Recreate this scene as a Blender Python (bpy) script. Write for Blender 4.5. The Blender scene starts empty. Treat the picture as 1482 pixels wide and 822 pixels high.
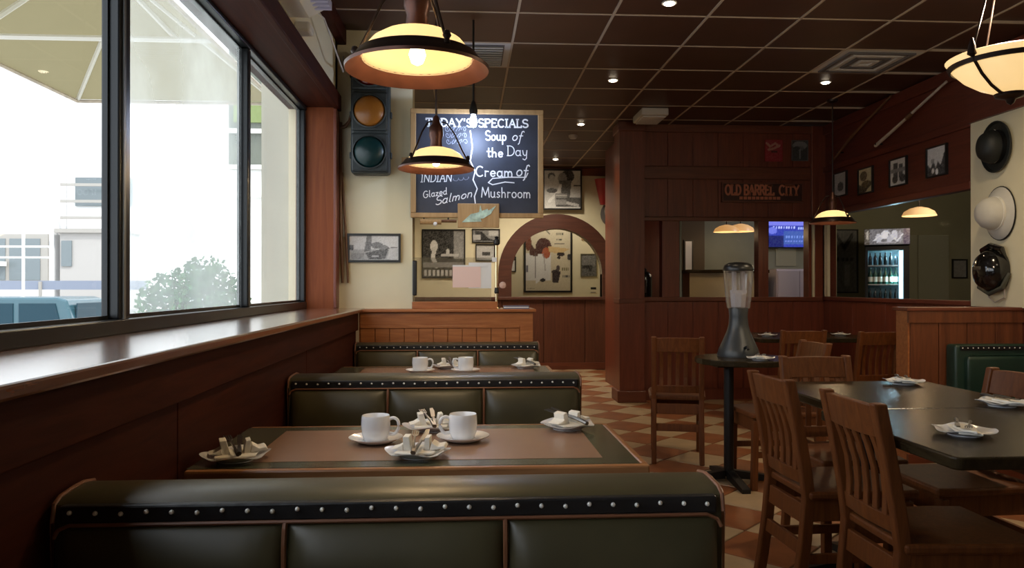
import bpy, bmesh, math, random
import numpy as np
from mathutils import Vector, Matrix
R = math.radians
random.seed(7)
SC = bpy.context.scene
C = SC.collection

# ------------------------------------------------------------------ camera, sky, sun, exposure
cam_d = bpy.data.cameras.new('camera'); cam = bpy.data.objects.new('camera', cam_d); C.objects.link(cam)
cam_d.sensor_width = 36.0
cam_d.lens = 36.0 * 1100.0 / 1482.0
cam_d.clip_start = 0.02
cam.location = (0, 0, 1.2)
cam.rotation_euler = (R(90.156), 0, R(-3.38))
SC.camera = cam
SC.view_settings.view_transform = 'Standard'
SC.view_settings.look = 'None'
SC.view_settings.exposure = 0.0
SC.view_settings.gamma = 1.0
SC.view_settings.use_curve_mapping = False

world = bpy.data.worlds.new('sky'); SC.world = world
world.use_nodes = True
wn = world.node_tree.nodes; wl = world.node_tree.links
bg = wn['Background']
bg.inputs['Color'].default_value = (0.86, 0.93, 1.0, 1)
bg.inputs['Strength'].default_value = 2.9
sun_d = bpy.data.lights.new('sun', 'SUN'); sun = bpy.data.objects.new('sun', sun_d); C.objects.link(sun)
sun_d.energy = 2.4; sun_d.angle = R(2.0); sun_d.color = (1.0, 0.96, 0.9)
sun.rotation_euler = Vector((-0.55, 0.45, -0.75)).to_track_quat('-Z', 'Y').to_euler()
# ------------------------------------------------------------------ materials
def nt(name):
    m = bpy.data.materials.new(name); m.use_nodes = True
    return m, m.node_tree.nodes, m.node_tree.links, m.node_tree.nodes['Principled BSDF']
def flat(name, col, rough=0.5, metal=0.0, emit=None, est=0.0, spec=0.5, noise=0.0, nscale=12.0, bump=0.0, coat=0.0):
    m, n, l, b = nt(name)
    b.inputs['Base Color'].default_value = (*col, 1); b.inputs['Roughness'].default_value = rough
    b.inputs['Metallic'].default_value = metal; b.inputs['Specular IOR Level'].default_value = spec
    b.inputs['Coat Weight'].default_value = coat; b.inputs['Coat Roughness'].default_value = 0.15
    if emit: b.inputs['Emission Color'].default_value = (*emit, 1); b.inputs['Emission Strength'].default_value = est
    if noise or bump:
        tc = n.new('ShaderNodeTexCoord'); nz = n.new('ShaderNodeTexNoise')
        nz.inputs['Scale'].default_value = nscale; nz.inputs['Detail'].default_value = 4
        l.new(tc.outputs['Object'], nz.inputs['Vector'])
        if noise:
            rp = n.new('ShaderNodeValToRGB')
            rp.color_ramp.elements[0].color = (*[c * (1 - noise) for c in col], 1)
            rp.color_ramp.elements[1].color = (*[min(1, c * (1 + noise)) for c in col], 1)
            rp.color_ramp.elements[0].position = 0.3; rp.color_ramp.elements[1].position = 0.7
            l.new(nz.outputs['Fac'], rp.inputs['Fac']); l.new(rp.outputs['Color'], b.inputs['Base Color'])
        if bump:
            bp = n.new('ShaderNodeBump'); bp.inputs['Strength'].default_value = bump; bp.inputs['Distance'].default_value = 0.01
            l.new(nz.outputs['Fac'], bp.inputs['Height']); l.new(bp.outputs['Normal'], b.inputs['Normal'])
    return m
def wood(name, c1, c2, rough=0.4, scale=(9, 9, 0.7), coat=0.2, dist=2.0):
    m, n, l, b = nt(name)
    tc = n.new('ShaderNodeTexCoord'); mp = n.new('ShaderNodeMapping'); mp.inputs['Scale'].default_value = scale
    nz = n.new('ShaderNodeTexNoise'); nz.inputs['Scale'].default_value = 2.2; nz.inputs['Detail'].default_value = 7
    nz.inputs['Roughness'].default_value = 0.65; nz.inputs['Distortion'].default_value = dist
    rp = n.new('ShaderNodeValToRGB')
    rp.color_ramp.elements[0].color = (*c1, 1); rp.color_ramp.elements[1].color = (*c2, 1)
    rp.color_ramp.elements[0].position = 0.32; rp.color_ramp.elements[1].position = 0.68
    l.new(tc.outputs['Object'], mp.inputs['Vector']); l.new(mp.outputs['Vector'], nz.inputs['Vector'])
    l.new(nz.outputs['Fac'], rp.inputs['Fac']); l.new(rp.outputs['Color'], b.inputs['Base Color'])
    b.inputs['Roughness'].default_value = rough; b.inputs['Coat Weight'].default_value = coat; b.inputs['Coat Roughness'].default_value = 0.25
    bp = n.new('ShaderNodeBump'); bp.inputs['Strength'].default_value = 0.08; bp.inputs['Distance'].default_value = 0.004
    l.new(nz.outputs['Fac'], bp.inputs['Height']); l.new(bp.outputs['Normal'], b.inputs['Normal'])
    return m
def film_glass(name, film, col=(1, 1, 1), gloss=0.06, tint=(1, 1, 1), mottle=0.0, fk=0.35):
    m, n, l, b = nt(name); n.remove(b)
    out = n['Material Output']
    tr = n.new('ShaderNodeBsdfTransparent'); tr.inputs['Color'].default_value = (*tint, 1)
    gl = n.new('ShaderNodeBsdfGlossy'); gl.inputs['Roughness'].default_value = 0.02
    fr = n.new('ShaderNodeLayerWeight'); fr.inputs['Blend'].default_value = 0.25
    ml = n.new('ShaderNodeMath'); ml.operation = 'MULTIPLY_ADD'; ml.inputs[1].default_value = fk; ml.inputs[2].default_value = gloss
    l.new(fr.outputs['Fresnel'], ml.inputs[0])
    mx = n.new('ShaderNodeMixShader'); l.new(ml.outputs[0], mx.inputs['Fac']); l.new(tr.outputs[0], mx.inputs[1]); l.new(gl.outputs[0], mx.inputs[2])
    last = mx
    if film > 0:
        tl = n.new('ShaderNodeBsdfTranslucent'); tl.inputs['Color'].default_value = (*col, 1)
        m2 = n.new('ShaderNodeMixShader')
        if mottle:
            tc = n.new('ShaderNodeTexCoord'); nz = n.new('ShaderNodeTexNoise'); nz.inputs['Scale'].default_value = 1.6; nz.inputs['Detail'].default_value = 5
            mr = n.new('ShaderNodeMapRange'); mr.inputs['To Min'].default_value = film * (1 - mottle); mr.inputs['To Max'].default_value = film * (1 + mottle)
            mr.inputs['From Min'].default_value = 0.3; mr.inputs['From Max'].default_value = 0.7
            l.new(tc.outputs['Object'], nz.inputs['Vector']); l.new(nz.outputs['Fac'], mr.inputs['Value']); l.new(mr.outputs[0], m2.inputs['Fac'])
        else:
            m2.inputs['Fac'].default_value = film
        l.new(mx.outputs[0], m2.inputs[1]); l.new(tl.outputs[0], m2.inputs[2]); last = m2
    l.new(last.outputs[0], out.inputs['Surface'])
    return m
def attr_mat(name, rough=0.35, emit=0.0):
    m, n, l, b = nt(name)
    a = n.new('ShaderNodeAttribute'); a.attribute_name = 'Col'
    l.new(a.outputs['Color'], b.inputs['Base Color']); b.inputs['Roughness'].default_value = rough
    if emit:
        l.new(a.outputs['Color'], b.inputs['Emission Color']); b.inputs['Emission Strength'].default_value = emit
    return m
def glow_glass(name, col, est, base=(0.75, 0.66, 0.48), thru=0.0):
    m, n, l, b = nt(name)
    tc = n.new('ShaderNodeTexCoord'); nz = n.new('ShaderNodeTexNoise'); nz.inputs['Scale'].default_value = 9; nz.inputs['Detail'].default_value = 5; nz.inputs['Distortion'].default_value = 1.5
    rp = n.new('ShaderNodeValToRGB'); rp.color_ramp.elements[0].position = 0.25; rp.color_ramp.elements[1].position = 0.75
    rp.color_ramp.elements[0].color = (*[c * 0.85 for c in col], 1); rp.color_ramp.elements[1].color = (*col, 1)
    l.new(tc.outputs['Object'], nz.inputs['Vector']); l.new(nz.outputs['Fac'], rp.inputs['Fac'])
    b.inputs['Base Color'].default_value = (*base, 1); b.inputs['Roughness'].default_value = 0.3
    l.new(rp.outputs['Color'], b.inputs['Emission Color']); b.inputs['Emission Strength'].default_value = est
    if thru:
        tl = n.new('ShaderNodeBsdfTranslucent'); tl.inputs['Color'].default_value = (1.0, 0.90, 0.68, 1); mx = n.new('ShaderNodeMixShader'); mx.inputs['Fac'].default_value = thru
        l.new(b.outputs[0], mx.inputs[1]); l.new(tl.outputs[0], mx.inputs[2]); l.new(mx.outputs[0], n['Material Output'].inputs['Surface'])
    return m

M = {}
M['mahog'] = wood('mahogany', (0.11, 0.022, 0.010), (0.19, 0.042, 0.018), 0.42, (7, 7, 0.5))
M['mahog_h'] = wood('mahogany_horizontal', (0.082, 0.015, 0.008), (0.14, 0.028, 0.014), 0.5, (7, 0.5, 7))
M['mahog_x'] = wood('mahogany_crosswise', (0.10, 0.024, 0.011), (0.17, 0.044, 0.019), 0.42, (0.5, 7, 7))
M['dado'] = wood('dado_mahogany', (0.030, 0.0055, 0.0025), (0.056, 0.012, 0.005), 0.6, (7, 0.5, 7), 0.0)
M['oak'] = wood('oiled_oak', (0.28, 0.088, 0.026), (0.44, 0.165, 0.054), 0.4, (0.7, 6, 8), dist=3.0)
M['jamb'] = wood('jamb_wood', (0.17, 0.040, 0.011), (0.24, 0.066, 0.018), 0.6, (8, 8, 0.5), 0.0)
M['chair'] = wood('chair_wood', (0.095, 0.027, 0.006), (0.165, 0.052, 0.012), 0.5, (12, 12, 1.2), 0.05)
M['edge'] = wood('table_edge_wood', (0.28, 0.12, 0.045), (0.42, 0.2, 0.085), 0.3, (0.8, 9, 9), 0.4)
M['frame_wood'] = wood('board_frame_wood', (0.32, 0.19, 0.08), (0.45, 0.29, 0.13), 0.5, (6, 6, 0.8), 0.0)
M['sill'] = wood('lacquered_sill', (0.10, 0.035, 0.016), (0.16, 0.06, 0.028), 0.2, (7, 0.4, 7), 1.0)
M['dark_table'] = wood('dark_table_top', (0.018, 0.0125, 0.006), (0.036, 0.025, 0.012), 0.26, (8, 0.8, 8), 0.0)
for _k, _v in (('dark_table', 0.15), ('dado', 0.10), ('jamb', 0.3), ('chair', 0.35)): M[_k].node_tree.nodes['Principled BSDF'].inputs['Specular IOR Level'].default_value = _v
M['mahog_b'] = wood('back_dado_timber', (0.075, 0.020, 0.009), (0.125, 0.036, 0.016), 0.5, (7, 7, 0.5), 0.05)
M['arch'] = wood('dark_arch_timber', (0.055, 0.017, 0.010), (0.10, 0.032, 0.019), 0.45, (0.5, 7, 7))
M['cream'] = flat('cream_paint', (0.72, 0.66, 0.47), 0.75, noise=0.05, nscale=3, bump=0.05)
M['cream_ext'] = flat('cream_render', (0.46, 0.44, 0.37), 0.85, noise=0.05, nscale=5)
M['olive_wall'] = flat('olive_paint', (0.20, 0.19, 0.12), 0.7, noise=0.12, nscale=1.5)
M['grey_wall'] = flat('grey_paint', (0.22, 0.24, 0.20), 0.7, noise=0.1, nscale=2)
M['ceil_tile'] = flat('brown_ceiling_tile', (0.060, 0.024, 0.013), 0.45, noise=0.12, nscale=4, bump=0.08)
M['tbar'] = flat('ceiling_grid_bar', (0.45, 0.36, 0.27), 0.5)
M['vent'] = flat('vent_white', (0.55, 0.53, 0.5), 0.5)
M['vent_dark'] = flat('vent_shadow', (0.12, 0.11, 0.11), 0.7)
M['leather'] = flat('olive_leather', (0.063, 0.053, 0.025), 0.38, noise=0.25, nscale=5, bump=0.12, spec=0.6)
M['leather_b'] = flat('black_leather', (0.012, 0.012, 0.014), 0.4, noise=0.2, nscale=30, bump=0.3)
M['leather_g'] = flat('green_leather', (0.012, 0.035, 0.024), 0.38, noise=0.2, nscale=5)
M['piping'] = flat('copper_piping', (0.21, 0.085, 0.042), 0.4)
M['nail'] = flat('nail_metal', (0.95, 0.93, 0.88), 0.22, 0.35)
M['lam_brown'] = flat('brown_laminate', (0.30, 0.18, 0.12), 0.27, noise=0.015, nscale=20, coat=0.15)
M['lam_green'] = flat('green_laminate', (0.075, 0.08, 0.048), 0.22, noise=0.06, nscale=20, coat=0.3)
M['iron'] = flat('black_iron', (0.012, 0.012, 0.013), 0.45, 0.3)
M['china'] = flat('white_china', (0.82, 0.83, 0.86), 0.12, coat=0.3)
M['napkin'] = flat('white_napkin', (0.8, 0.77, 0.7), 0.85, noise=0.05, nscale=40)
M['steel'] = flat('cutlery_steel', (0.20, 0.19, 0.18), 0.38, 1.0)
M['bronze'] = flat('aged_bronze', (0.085, 0.032, 0.02), 0.36, 0.5, noise=0.2, nscale=14)
M['bronze_d'] = flat('dark_bronze', (0.045, 0.03, 0.025), 0.32, 0.7)
M['glow'] = glow_glass('alabaster_glass_lit', (1.0, 0.76, 0.40), 0.60, thru=0.45)
M['glow_in'] = glow_glass('alabaster_inside_lit', (1.0, 0.74, 0.40), 0.60, (0.12, 0.10, 0.06), 0.55)
M['glow_bowl'] = glow_glass('alabaster_bowl_lit', (0.95, 0.62, 0.25), 1.0)
M['glow_dim'] = glow_glass('reflected_amber_glow', (0.75, 0.36, 0.10), 0.75)  # glow of the lamp reflections built behind the glass
M['bulb'] = flat('bulb_lit', (1, 0.9, 0.7), 0.4, emit=(1, 0.86, 0.6), est=14)
M['down'] = flat('downlight_lit', (1, 0.9, 0.75), 0.4, emit=(1, 0.84, 0.62), est=16)
M['led'] = flat('cool_bulb_lit', (0.8, 0.88, 1), 0.4, emit=(0.62, 0.75, 1), est=22)
M['strip'] = flat('cool_strip_lit', (0.7, 0.9, 1), 0.4, emit=(0.55, 0.86, 1.0), est=1.6)
M['chalkboard'] = flat('blue_black_slate', (0.030, 0.036, 0.055), 0.6, noise=0.25, nscale=6)
M['chalk'] = flat('chalk', (0.85, 0.87, 0.9), 0.9)
M['chalk_dim'] = flat('rubbed_chalk', (0.22, 0.24, 0.30), 0.9)
M['alu'] = flat('black_aluminium', (0.018, 0.02, 0.022), 0.3, 0.4)
M['alu_g'] = flat('grey_gasket', (0.20, 0.22, 0.23), 0.4, 0.3)
M['pane_clear'] = film_glass('clear_pane', 0.0, gloss=0.03)
M['pane_haze'] = film_glass('milky_pane', 0.33, (0.80, 0.84, 0.82), gloss=0.05, mottle=0.45)  # milky film: reflections and glare painted in along with dirt
M['pane_mid'] = film_glass('slightly_milky_pane', 0.05, (0.95, 1.0, 0.96), gloss=0.04, mottle=0.4)
M['screen'] = film_glass('greenish_screen', 0.16, (0.75, 0.82, 0.70), gloss=0.05)
M['inner_glass'] = film_glass('room_glass', 0.0, gloss=0.001, fk=0.0)
M['clear_tube'] = film_glass('clear_plastic', 0.10, (0.8, 0.8, 0.8), gloss=0.10)
M['ac'] = flat('air_conditioner_white', (0.7, 0.68, 0.62), 0.4)
M['ac_b'] = flat('air_conditioner_louvre', (0.55, 0.56, 0.78), 0.35)
M['black'] = flat('black_plastic', (0.01, 0.01, 0.01), 0.35)
M['black_gloss'] = flat('black_gloss', (0.006, 0.006, 0.006), 0.08, coat=0.6)
M['felt'] = flat('black_felt', (0.01, 0.012, 0.011), 0.55, noise=0.2, nscale=60)
M['pith'] = flat('grey_white_cloth', (0.55, 0.53, 0.48), 0.75, noise=0.08, nscale=8)
M['signal'] = flat('signal_housing', (0.026, 0.034, 0.036), 0.5, noise=0.3, nscale=8)
M['lens_r'] = flat('red_lens', (0.12, 0.006, 0.005), 0.12, coat=0.5)
M['lens_a'] = flat('amber_lens', (0.27, 0.10, 0.014), 0.3)
M['lens_g'] = flat('green_lens', (0.004, 0.028, 0.030), 0.3)
M['red'] = flat('red_paint', (0.28, 0.012, 0.014), 0.4)
M['brass'] = flat('polished_brass', (0.8, 0.62, 0.38), 0.2, 1.0)
M['pink'] = flat('pink_reflection', (0.80, 0.60, 0.56), 0.8)  # colour of the reflection drawn on the glass screen
M['paper'] = flat('white_paper', (0.72, 0.74, 0.76), 0.8)
M['blue_book'] = flat('blue_cover', (0.10, 0.11, 0.20), 0.5)
M['terra'] = flat('terracotta_tile', (0.26, 0.092, 0.034), 0.35, noise=0.25, nscale=6, bump=0.05)
M['ctile'] = flat('cream_tile', (0.42, 0.30, 0.18), 0.35, noise=0.15, nscale=6, bump=0.05)
M['tower'] = flat('charcoal_plastic', (0.035, 0.04, 0.045), 0.35)
M['ice'] = flat('ice_tube', (0.6, 0.57, 0.6), 0.2)
M['print'] = attr_mat('printed_paper', 0.3)
M['screen_on'] = attr_mat('lit_screen', 0.3, 1.8)
M['silver'] = attr_mat('silver_sheen_glow', 0.25, 0.6)  # painted sheen of the cooler header, with some added glow
M['stick'] = flat('pale_stick', (0.50, 0.43, 0.36), 0.5, noise=0.2, nscale=10)
M['stick_d'] = flat('brown_stick', (0.14, 0.07, 0.035), 0.5)
M['pitch'] = wood('fork_wood', (0.10, 0.045, 0.018), (0.18, 0.085, 0.035), 0.5, (10, 10, 1), 0.1)
M['ext_white'] = flat('white_render', (0.80, 0.80, 0.80), 0.9)
M['ext_win'] = flat('exterior_glass', (0.16, 0.19, 0.20), 0.15)
M['ext_green'] = flat('green_panel', (0.16, 0.21, 0.05), 0.6)
M['ext_grey'] = flat('grey_concrete', (0.36, 0.34, 0.31), 0.9)
M['street'] = flat('pale_paving', (0.55, 0.54, 0.52), 0.9, noise=0.1, nscale=1)
M['rail_blue'] = flat('blue_grey_rail', (0.22, 0.25, 0.32), 0.6)
M['car'] = flat('teal_paint', (0.035, 0.10, 0.13), 0.25, coat=0.5)
M['car_glass'] = flat('tinted_car_glass', (0.02, 0.05, 0.07), 0.4, spec=0.15)
M['rubber'] = flat('tyre_rubber', (0.015, 0.015, 0.015), 0.8)
M['canvas'] = flat('khaki_canvas', (0.26, 0.23, 0.14), 0.85, noise=0.06, nscale=2)
_n = M['canvas'].node_tree; _b = _n.nodes['Principled BSDF']
_t = _n.nodes.new('ShaderNodeBsdfTranslucent'); _t.inputs['Color'].default_value = (0.25, 0.215, 0.12, 1)
_x = _n.nodes.new('ShaderNodeMixShader'); _x.inputs['Fac'].default_value = 0.45
_n.links.new(_b.outputs[0], _x.inputs[1]); _n.links.new(_t.outputs[0], _x.inputs[2]); _n.links.new(_x.outputs[0], _n.nodes['Material Output'].inputs['Surface'])
M['strut'] = flat('white_strut', (0.75, 0.74, 0.70), 0.5)
M['leaf'] = flat('shrub_leaf', (0.035, 0.15, 0.035), 0.6, noise=0.3, nscale=8)
M['bark'] = flat('bark', (0.08, 0.06, 0.04), 0.9)
M['pot'] = flat('clay_pot', (0.30, 0.15, 0.09), 0.8)
M['bottle_b'] = flat('dark_bottle', (0.012, 0.018, 0.022), 0.12, coat=0.4)
M['bottle_g'] = flat('green_bottle', (0.02, 0.07, 0.05), 0.12, coat=0.4)
M['lab'] = flat('bottle_label', (0.62, 0.62, 0.55), 0.6)
M['fridge_in'] = flat('cooler_lining', (0.30, 0.45, 0.50), 0.5)
M['sign_red'] = flat('sign_letter', (0.50, 0.17, 0.09), 0.6)
M['sign_back'] = flat('sign_board', (0.045, 0.012, 0.008), 0.6)
M['counter'] = flat('cream_counter', (0.50, 0.43, 0.27), 0.5)
M['white_board'] = flat('mauve_white_panel', (0.62, 0.60, 0.74), 0.5)

# ------------------------------------------------------------------ mesh building helpers
class MB:
    def __init__(s): s.v = []; s.f = []; s.mi = []; s.cur = 0
    def add(s, vs, fs):
        o = len(s.v); s.v += [tuple(p) for p in vs]
        for f in fs: s.f.append(tuple(i + o for i in f)); s.mi.append(s.cur)
        return s
    def box(s, x0, x1, y0, y1, z0, z1):
        return s.add([(x0, y0, z0), (x1, y0, z0), (x1, y1, z0), (x0, y1, z0), (x0, y0, z1), (x1, y0, z1), (x1, y1, z1), (x0, y1, z1)],
                     [(0, 3, 2, 1), (4, 5, 6, 7), (0, 1, 5, 4), (1, 2, 6, 5), (2, 3, 7, 6), (3, 0, 4, 7)])
    def lathe(s, prof, n=24, c=(0, 0, 0), axis='Z'):
        vs = []; fs = []
        for r, h in prof:
            for i in range(n):
                a = 2 * math.pi * i / n; x, y = r * math.cos(a), r * math.sin(a)
                p = (x, y, h) if axis == 'Z' else ((x, -h, y) if axis == 'Y' else (-h, x, y))
                vs.append((p[0] + c[0], p[1] + c[1], p[2] + c[2]))
        for k in range(len(prof) - 1):
            for i in range(n):
                j = (i + 1) % n
                fs.append((k * n + i, k * n + j, (k + 1) * n + j, (k + 1) * n + i))
        if prof[0][0] > 1e-5: fs.append(tuple(reversed(range(n)))) if getattr(s, 'cap0', True) else None
        if prof[-1][0] > 1e-5 and getattr(s, 'cap1', True): fs.append(tuple(range((len(prof) - 1) * n, len(prof) * n)))
        fs = [f for f in fs if f]
        return s.add(vs, fs)
    def tube(s, path, r, n=6, closed=False):
        P = [Vector(p) for p in path]; k = len(P); vs = []; fs = []
        for i, p in enumerate(P):
            if closed: d = P[(i + 1) % k] - P[i - 1]
            else: d = P[min(i + 1, k - 1)] - P[max(i - 1, 0)]
            d.normalize()
            u = d.cross(Vector((0, 0, 1)))
            if u.length < 1e-3: u = d.cross(Vector((0, 1, 0)))
            u.normalize(); w = u.cross(d)
            rr = r[i] if isinstance(r, (list, tuple)) else r
            for j in range(n):
                a = 2 * math.pi * j / n
                vs.append(p + u * (rr * math.cos(a)) + w * (rr * math.sin(a)))
        m = k if closed else k - 1
        for i in range(m):
            for j in range(n):
                fs.append((i * n + j, i * n + (j + 1) % n, ((i + 1) % k) * n + (j + 1) % n, ((i + 1) % k) * n + j))
        if not closed: fs += [tuple(reversed(range(n))), tuple(range((k - 1) * n, k * n))]
        return s.add(vs, fs)
    def post(s, path, wx, wy):                     # near-vertical bar with horizontal rectangular sections
        vs = []; fs = []
        for (x, y, z) in path:
            vs += [(x - wx / 2, y - wy / 2, z), (x + wx / 2, y - wy / 2, z), (x + wx / 2, y + wy / 2, z), (x - wx / 2, y + wy / 2, z)]
        for i in range(len(path) - 1):
            a = i * 4; b = a + 4
            for j in range(4): fs.append((a + j, a + (j + 1) % 4, b + (j + 1) % 4, b + j))
        e = (len(path) - 1) * 4
        fs += [(3, 2, 1, 0), (e, e + 1, e + 2, e + 3)]
        return s.add(vs, fs)
    def prism(s, pts, a, b, axis='Y'):             # closed outline extruded along an axis
        n = len(pts)
        def q(u, v, t): return (u, t, v) if axis == 'Y' else ((t, u, v) if axis == 'X' else (u, v, t))
        vs = [q(u, v, a) for u, v in pts] + [q(u, v, b) for u, v in pts]
        fs = [tuple(range(n)), tuple(reversed(range(n, 2 * n)))] + [(i, i + n, (i + 1) % n + n, (i + 1) % n) for i in range(n)]
        return s.add(vs, fs)
    def strip(s, pts, w, z=0.0, th=0.001):         # flat ribbon in the local XZ plane facing -Y
        for i in range(len(pts) - 1):
            a = Vector((pts[i][0], 0, pts[i][1])); b = Vector((pts[i + 1][0], 0, pts[i + 1][1])); d = b - a
            if d.length < 1e-6: continue
            d.normalize(); u = Vector((-d.z, 0, d.x)) * (w / 2); e = d * (w * 0.35)
            q = [a - e - u, b + e - u, b + e + u, a - e + u]
            y = z - 0.00003 * (i % 7)
            s.add([(p.x, y, p.z) for p in q] + [(p.x, y + th, p.z) for p in q],
                  [(0, 1, 2, 3), (7, 6, 5, 4), (0, 4, 5, 1), (1, 5, 6, 2), (2, 6, 7, 3), (3, 7, 4, 0)])
        return s
    def mesh(s, name, mats, smooth=False, bevel=0.0, bsegs=2):
        me = bpy.data.meshes.new(name); me.from_pydata(s.v, [], s.f)
        for m in (mats if isinstance(mats, (list, tuple)) else [mats]): me.materials.append(m)
        for p, i in zip(me.polygons, s.mi): p.material_index = i
        bm = bmesh.new(); bm.from_mesh(me)
        bmesh.ops.recalc_face_normals(bm, faces=bm.faces)
        if bevel:
            bmesh.ops.bevel(bm, geom=[e for e in bm.edges if len(e.link_faces) == 2 and e.calc_face_angle(0) > 0.6], offset=bevel, segments=bsegs, profile=0.5, affect='EDGES')
        bm.to_mesh(me); bm.free()
        if smooth:
            for p in me.polygons: p.use_smooth = True
            try: me.set_sharp_from_angle(angle=R(42))
            except Exception: pass
        me.update()
        return me
    def obj(s, name, mats, parent=None, smooth=False, bevel=0.0, bsegs=2):
        return link(name, s.mesh(name, mats, smooth, bevel, bsegs), parent)
def link(name, me, parent=None, loc=None):
    o = bpy.data.objects.new(name, me); C.objects.link(o)
    if parent: o.parent = parent
    if loc: o.location = loc
    return o
def tag(o, label, cat, group=None, kind=None):
    o['label'] = label; o['category'] = cat
    if group: o['group'] = group
    if kind: o['kind'] = kind
    return o
def thing(name, label, cat, loc=(0, 0, 0), rz=0.0, group=None, kind=None, scale=1.0):
    o = bpy.data.objects.new(name, None); C.objects.link(o)
    o.empty_display_size = 0.1
    o.location = loc; o.rotation_euler = (0, 0, R(rz)); o.scale = (scale,) * 3
    return tag(o, label, cat, group, kind)
CH = {}
def kids(o): return [c for c in bpy.data.objects if c.parent == o]
def dup(src, loc, rz=0.0, label=None, group=None):
    n = src.copy(); C.objects.link(n); n.location = loc; n.rotation_euler = (0, 0, R(rz))
    if label: n['label'] = label
    if group: n['group'] = group
    for c in kids(src):
        d = c.copy(); C.objects.link(d); d.parent = n
        for g in kids(c):
            e = g.copy(); C.objects.link(e); e.parent = d
    return n
def struct(name, label, cat, mb, mat, **k):
    return tag(mb.obj(name, mat, **k), label, cat, kind='structure')
def B(*a): return MB().box(*a)
def point(name, loc, energy, col=(1, 0.72, 0.4), r=0.03, parent=None):
    d = bpy.data.lights.new(name, 'POINT'); d.energy = energy; d.color = col; d.shadow_soft_size = r
    o = bpy.data.objects.new(name, d); C.objects.link(o); o.location = loc
    if parent: o.parent = parent
    return o

# ------------------------------------------------------------------ printed pictures
class Canvas:
    def __init__(s, w, h, bgc, seed=0):
        s.w, s.h = w, h; s.a = np.zeros((h, w, 3)); s.a[:] = s.c(bgc); s.r = np.random.RandomState(seed)
        yy, xx = np.mgrid[0:h, 0:w]; s.X = (xx + .5) / w; s.Y = 1 - (yy + .5) / h
    def c(s, c): return np.array((c, c, c) if not isinstance(c, tuple) else c, float)
    def rect(s, x0, y0, x1, y1, c): s.a[(s.X >= x0) & (s.X <= x1) & (s.Y >= y0) & (s.Y <= y1)] = s.c(c); return s
    def ell(s, x, y, rx, ry, c): s.a[((s.X - x) / rx) ** 2 + ((s.Y - y) / ry) ** 2 <= 1] = s.c(c); return s
    def poly(s, pts, c):
        ins = np.zeros(s.X.shape, bool); n = len(pts); j = n - 1
        for i in range(n):
            xi, yi = pts[i]; xj, yj = pts[j]
            if yi != yj: ins ^= ((yi > s.Y) != (yj > s.Y)) & (s.X < (xj - xi) * (s.Y - yi) / (yj - yi) + xi)
            j = i
        s.a[ins] = s.c(c); return s
    def line(s, pts, w, c):
        for (x0, y0), (x1, y1) in zip(pts, pts[1:]):
            dx, dy = x1 - x0, y1 - y0; L = dx * dx + dy * dy + 1e-9
            t = np.clip(((s.X - x0) * dx + (s.Y - y0) * dy) / L, 0, 1)
            s.a[np.hypot(s.X - x0 - t * dx, s.Y - y0 - t * dy) < w] = s.c(c)
        return s
    def grain(s, k): s.a += s.r.uniform(-k, k, (s.h, s.w, 1)); s.a = np.clip(s.a, 0.005, 1); return s
    def bars(s, x0, x1, y0, y1, n, c, fill=0.6):
        for i in range(n):
            a = x0 + (x1 - x0) * i / n; s.rect(a, y0, a + (x1 - x0) / n * fill, y1, c)
        return s
def print_mesh(name, cv, W, H, y=0.0):              # a flat print, W x H, facing -Y, centred
    nx, nz = cv.w, cv.h
    vs = []; fs = []; col = []
    for j in range(nz):
        for i in range(nx):
            vs.append(((i / (nx - 1) - .5) * W, y, (.5 - j / (nz - 1)) * H)); col += [*cv.a[j, i], 1.0]
    for j in range(nz - 1):
        for i in range(nx - 1):
            a = j * nx + i; fs.append((a + nx, a + nx + 1, a + 1, a))
    me = bpy.data.meshes.new(name); me.from_pydata(vs, [], fs)
    at = me.color_attributes.new('Col', 'FLOAT_COLOR', 'POINT'); at.data.foreach_set('color', col)
    return me
def picture(name, label, cat, loc, rz, W, H, cv, fw=0.02, fmat=None, depth=0.022, group=None, mat=None):
    t = thing(name, label, cat, loc, rz, group)
    fm = fmat or M['black']
    b = MB(); w, h = W / 2, H / 2; d = depth
    b.box(-w, w, -d, 0, h - fw, h).box(-w, w, -d, 0, -h, -h + fw).box(-w, -w + fw, -d, 0, -h + fw, h - fw).box(w - fw, w, -d, 0, -h + fw, h - fw)
    b.obj('frame', fm, t)
    B(-w + .002, w - .002, -.006, 0, -h + .002, h - .002).obj('backing', M['black'], t)
    me = print_mesh('print', cv, W - 2 * fw + .002, H - 2 * fw + .002, -.009); me.materials.append(mat or M['print'])
    link('print', me, t)
    return t

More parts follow.
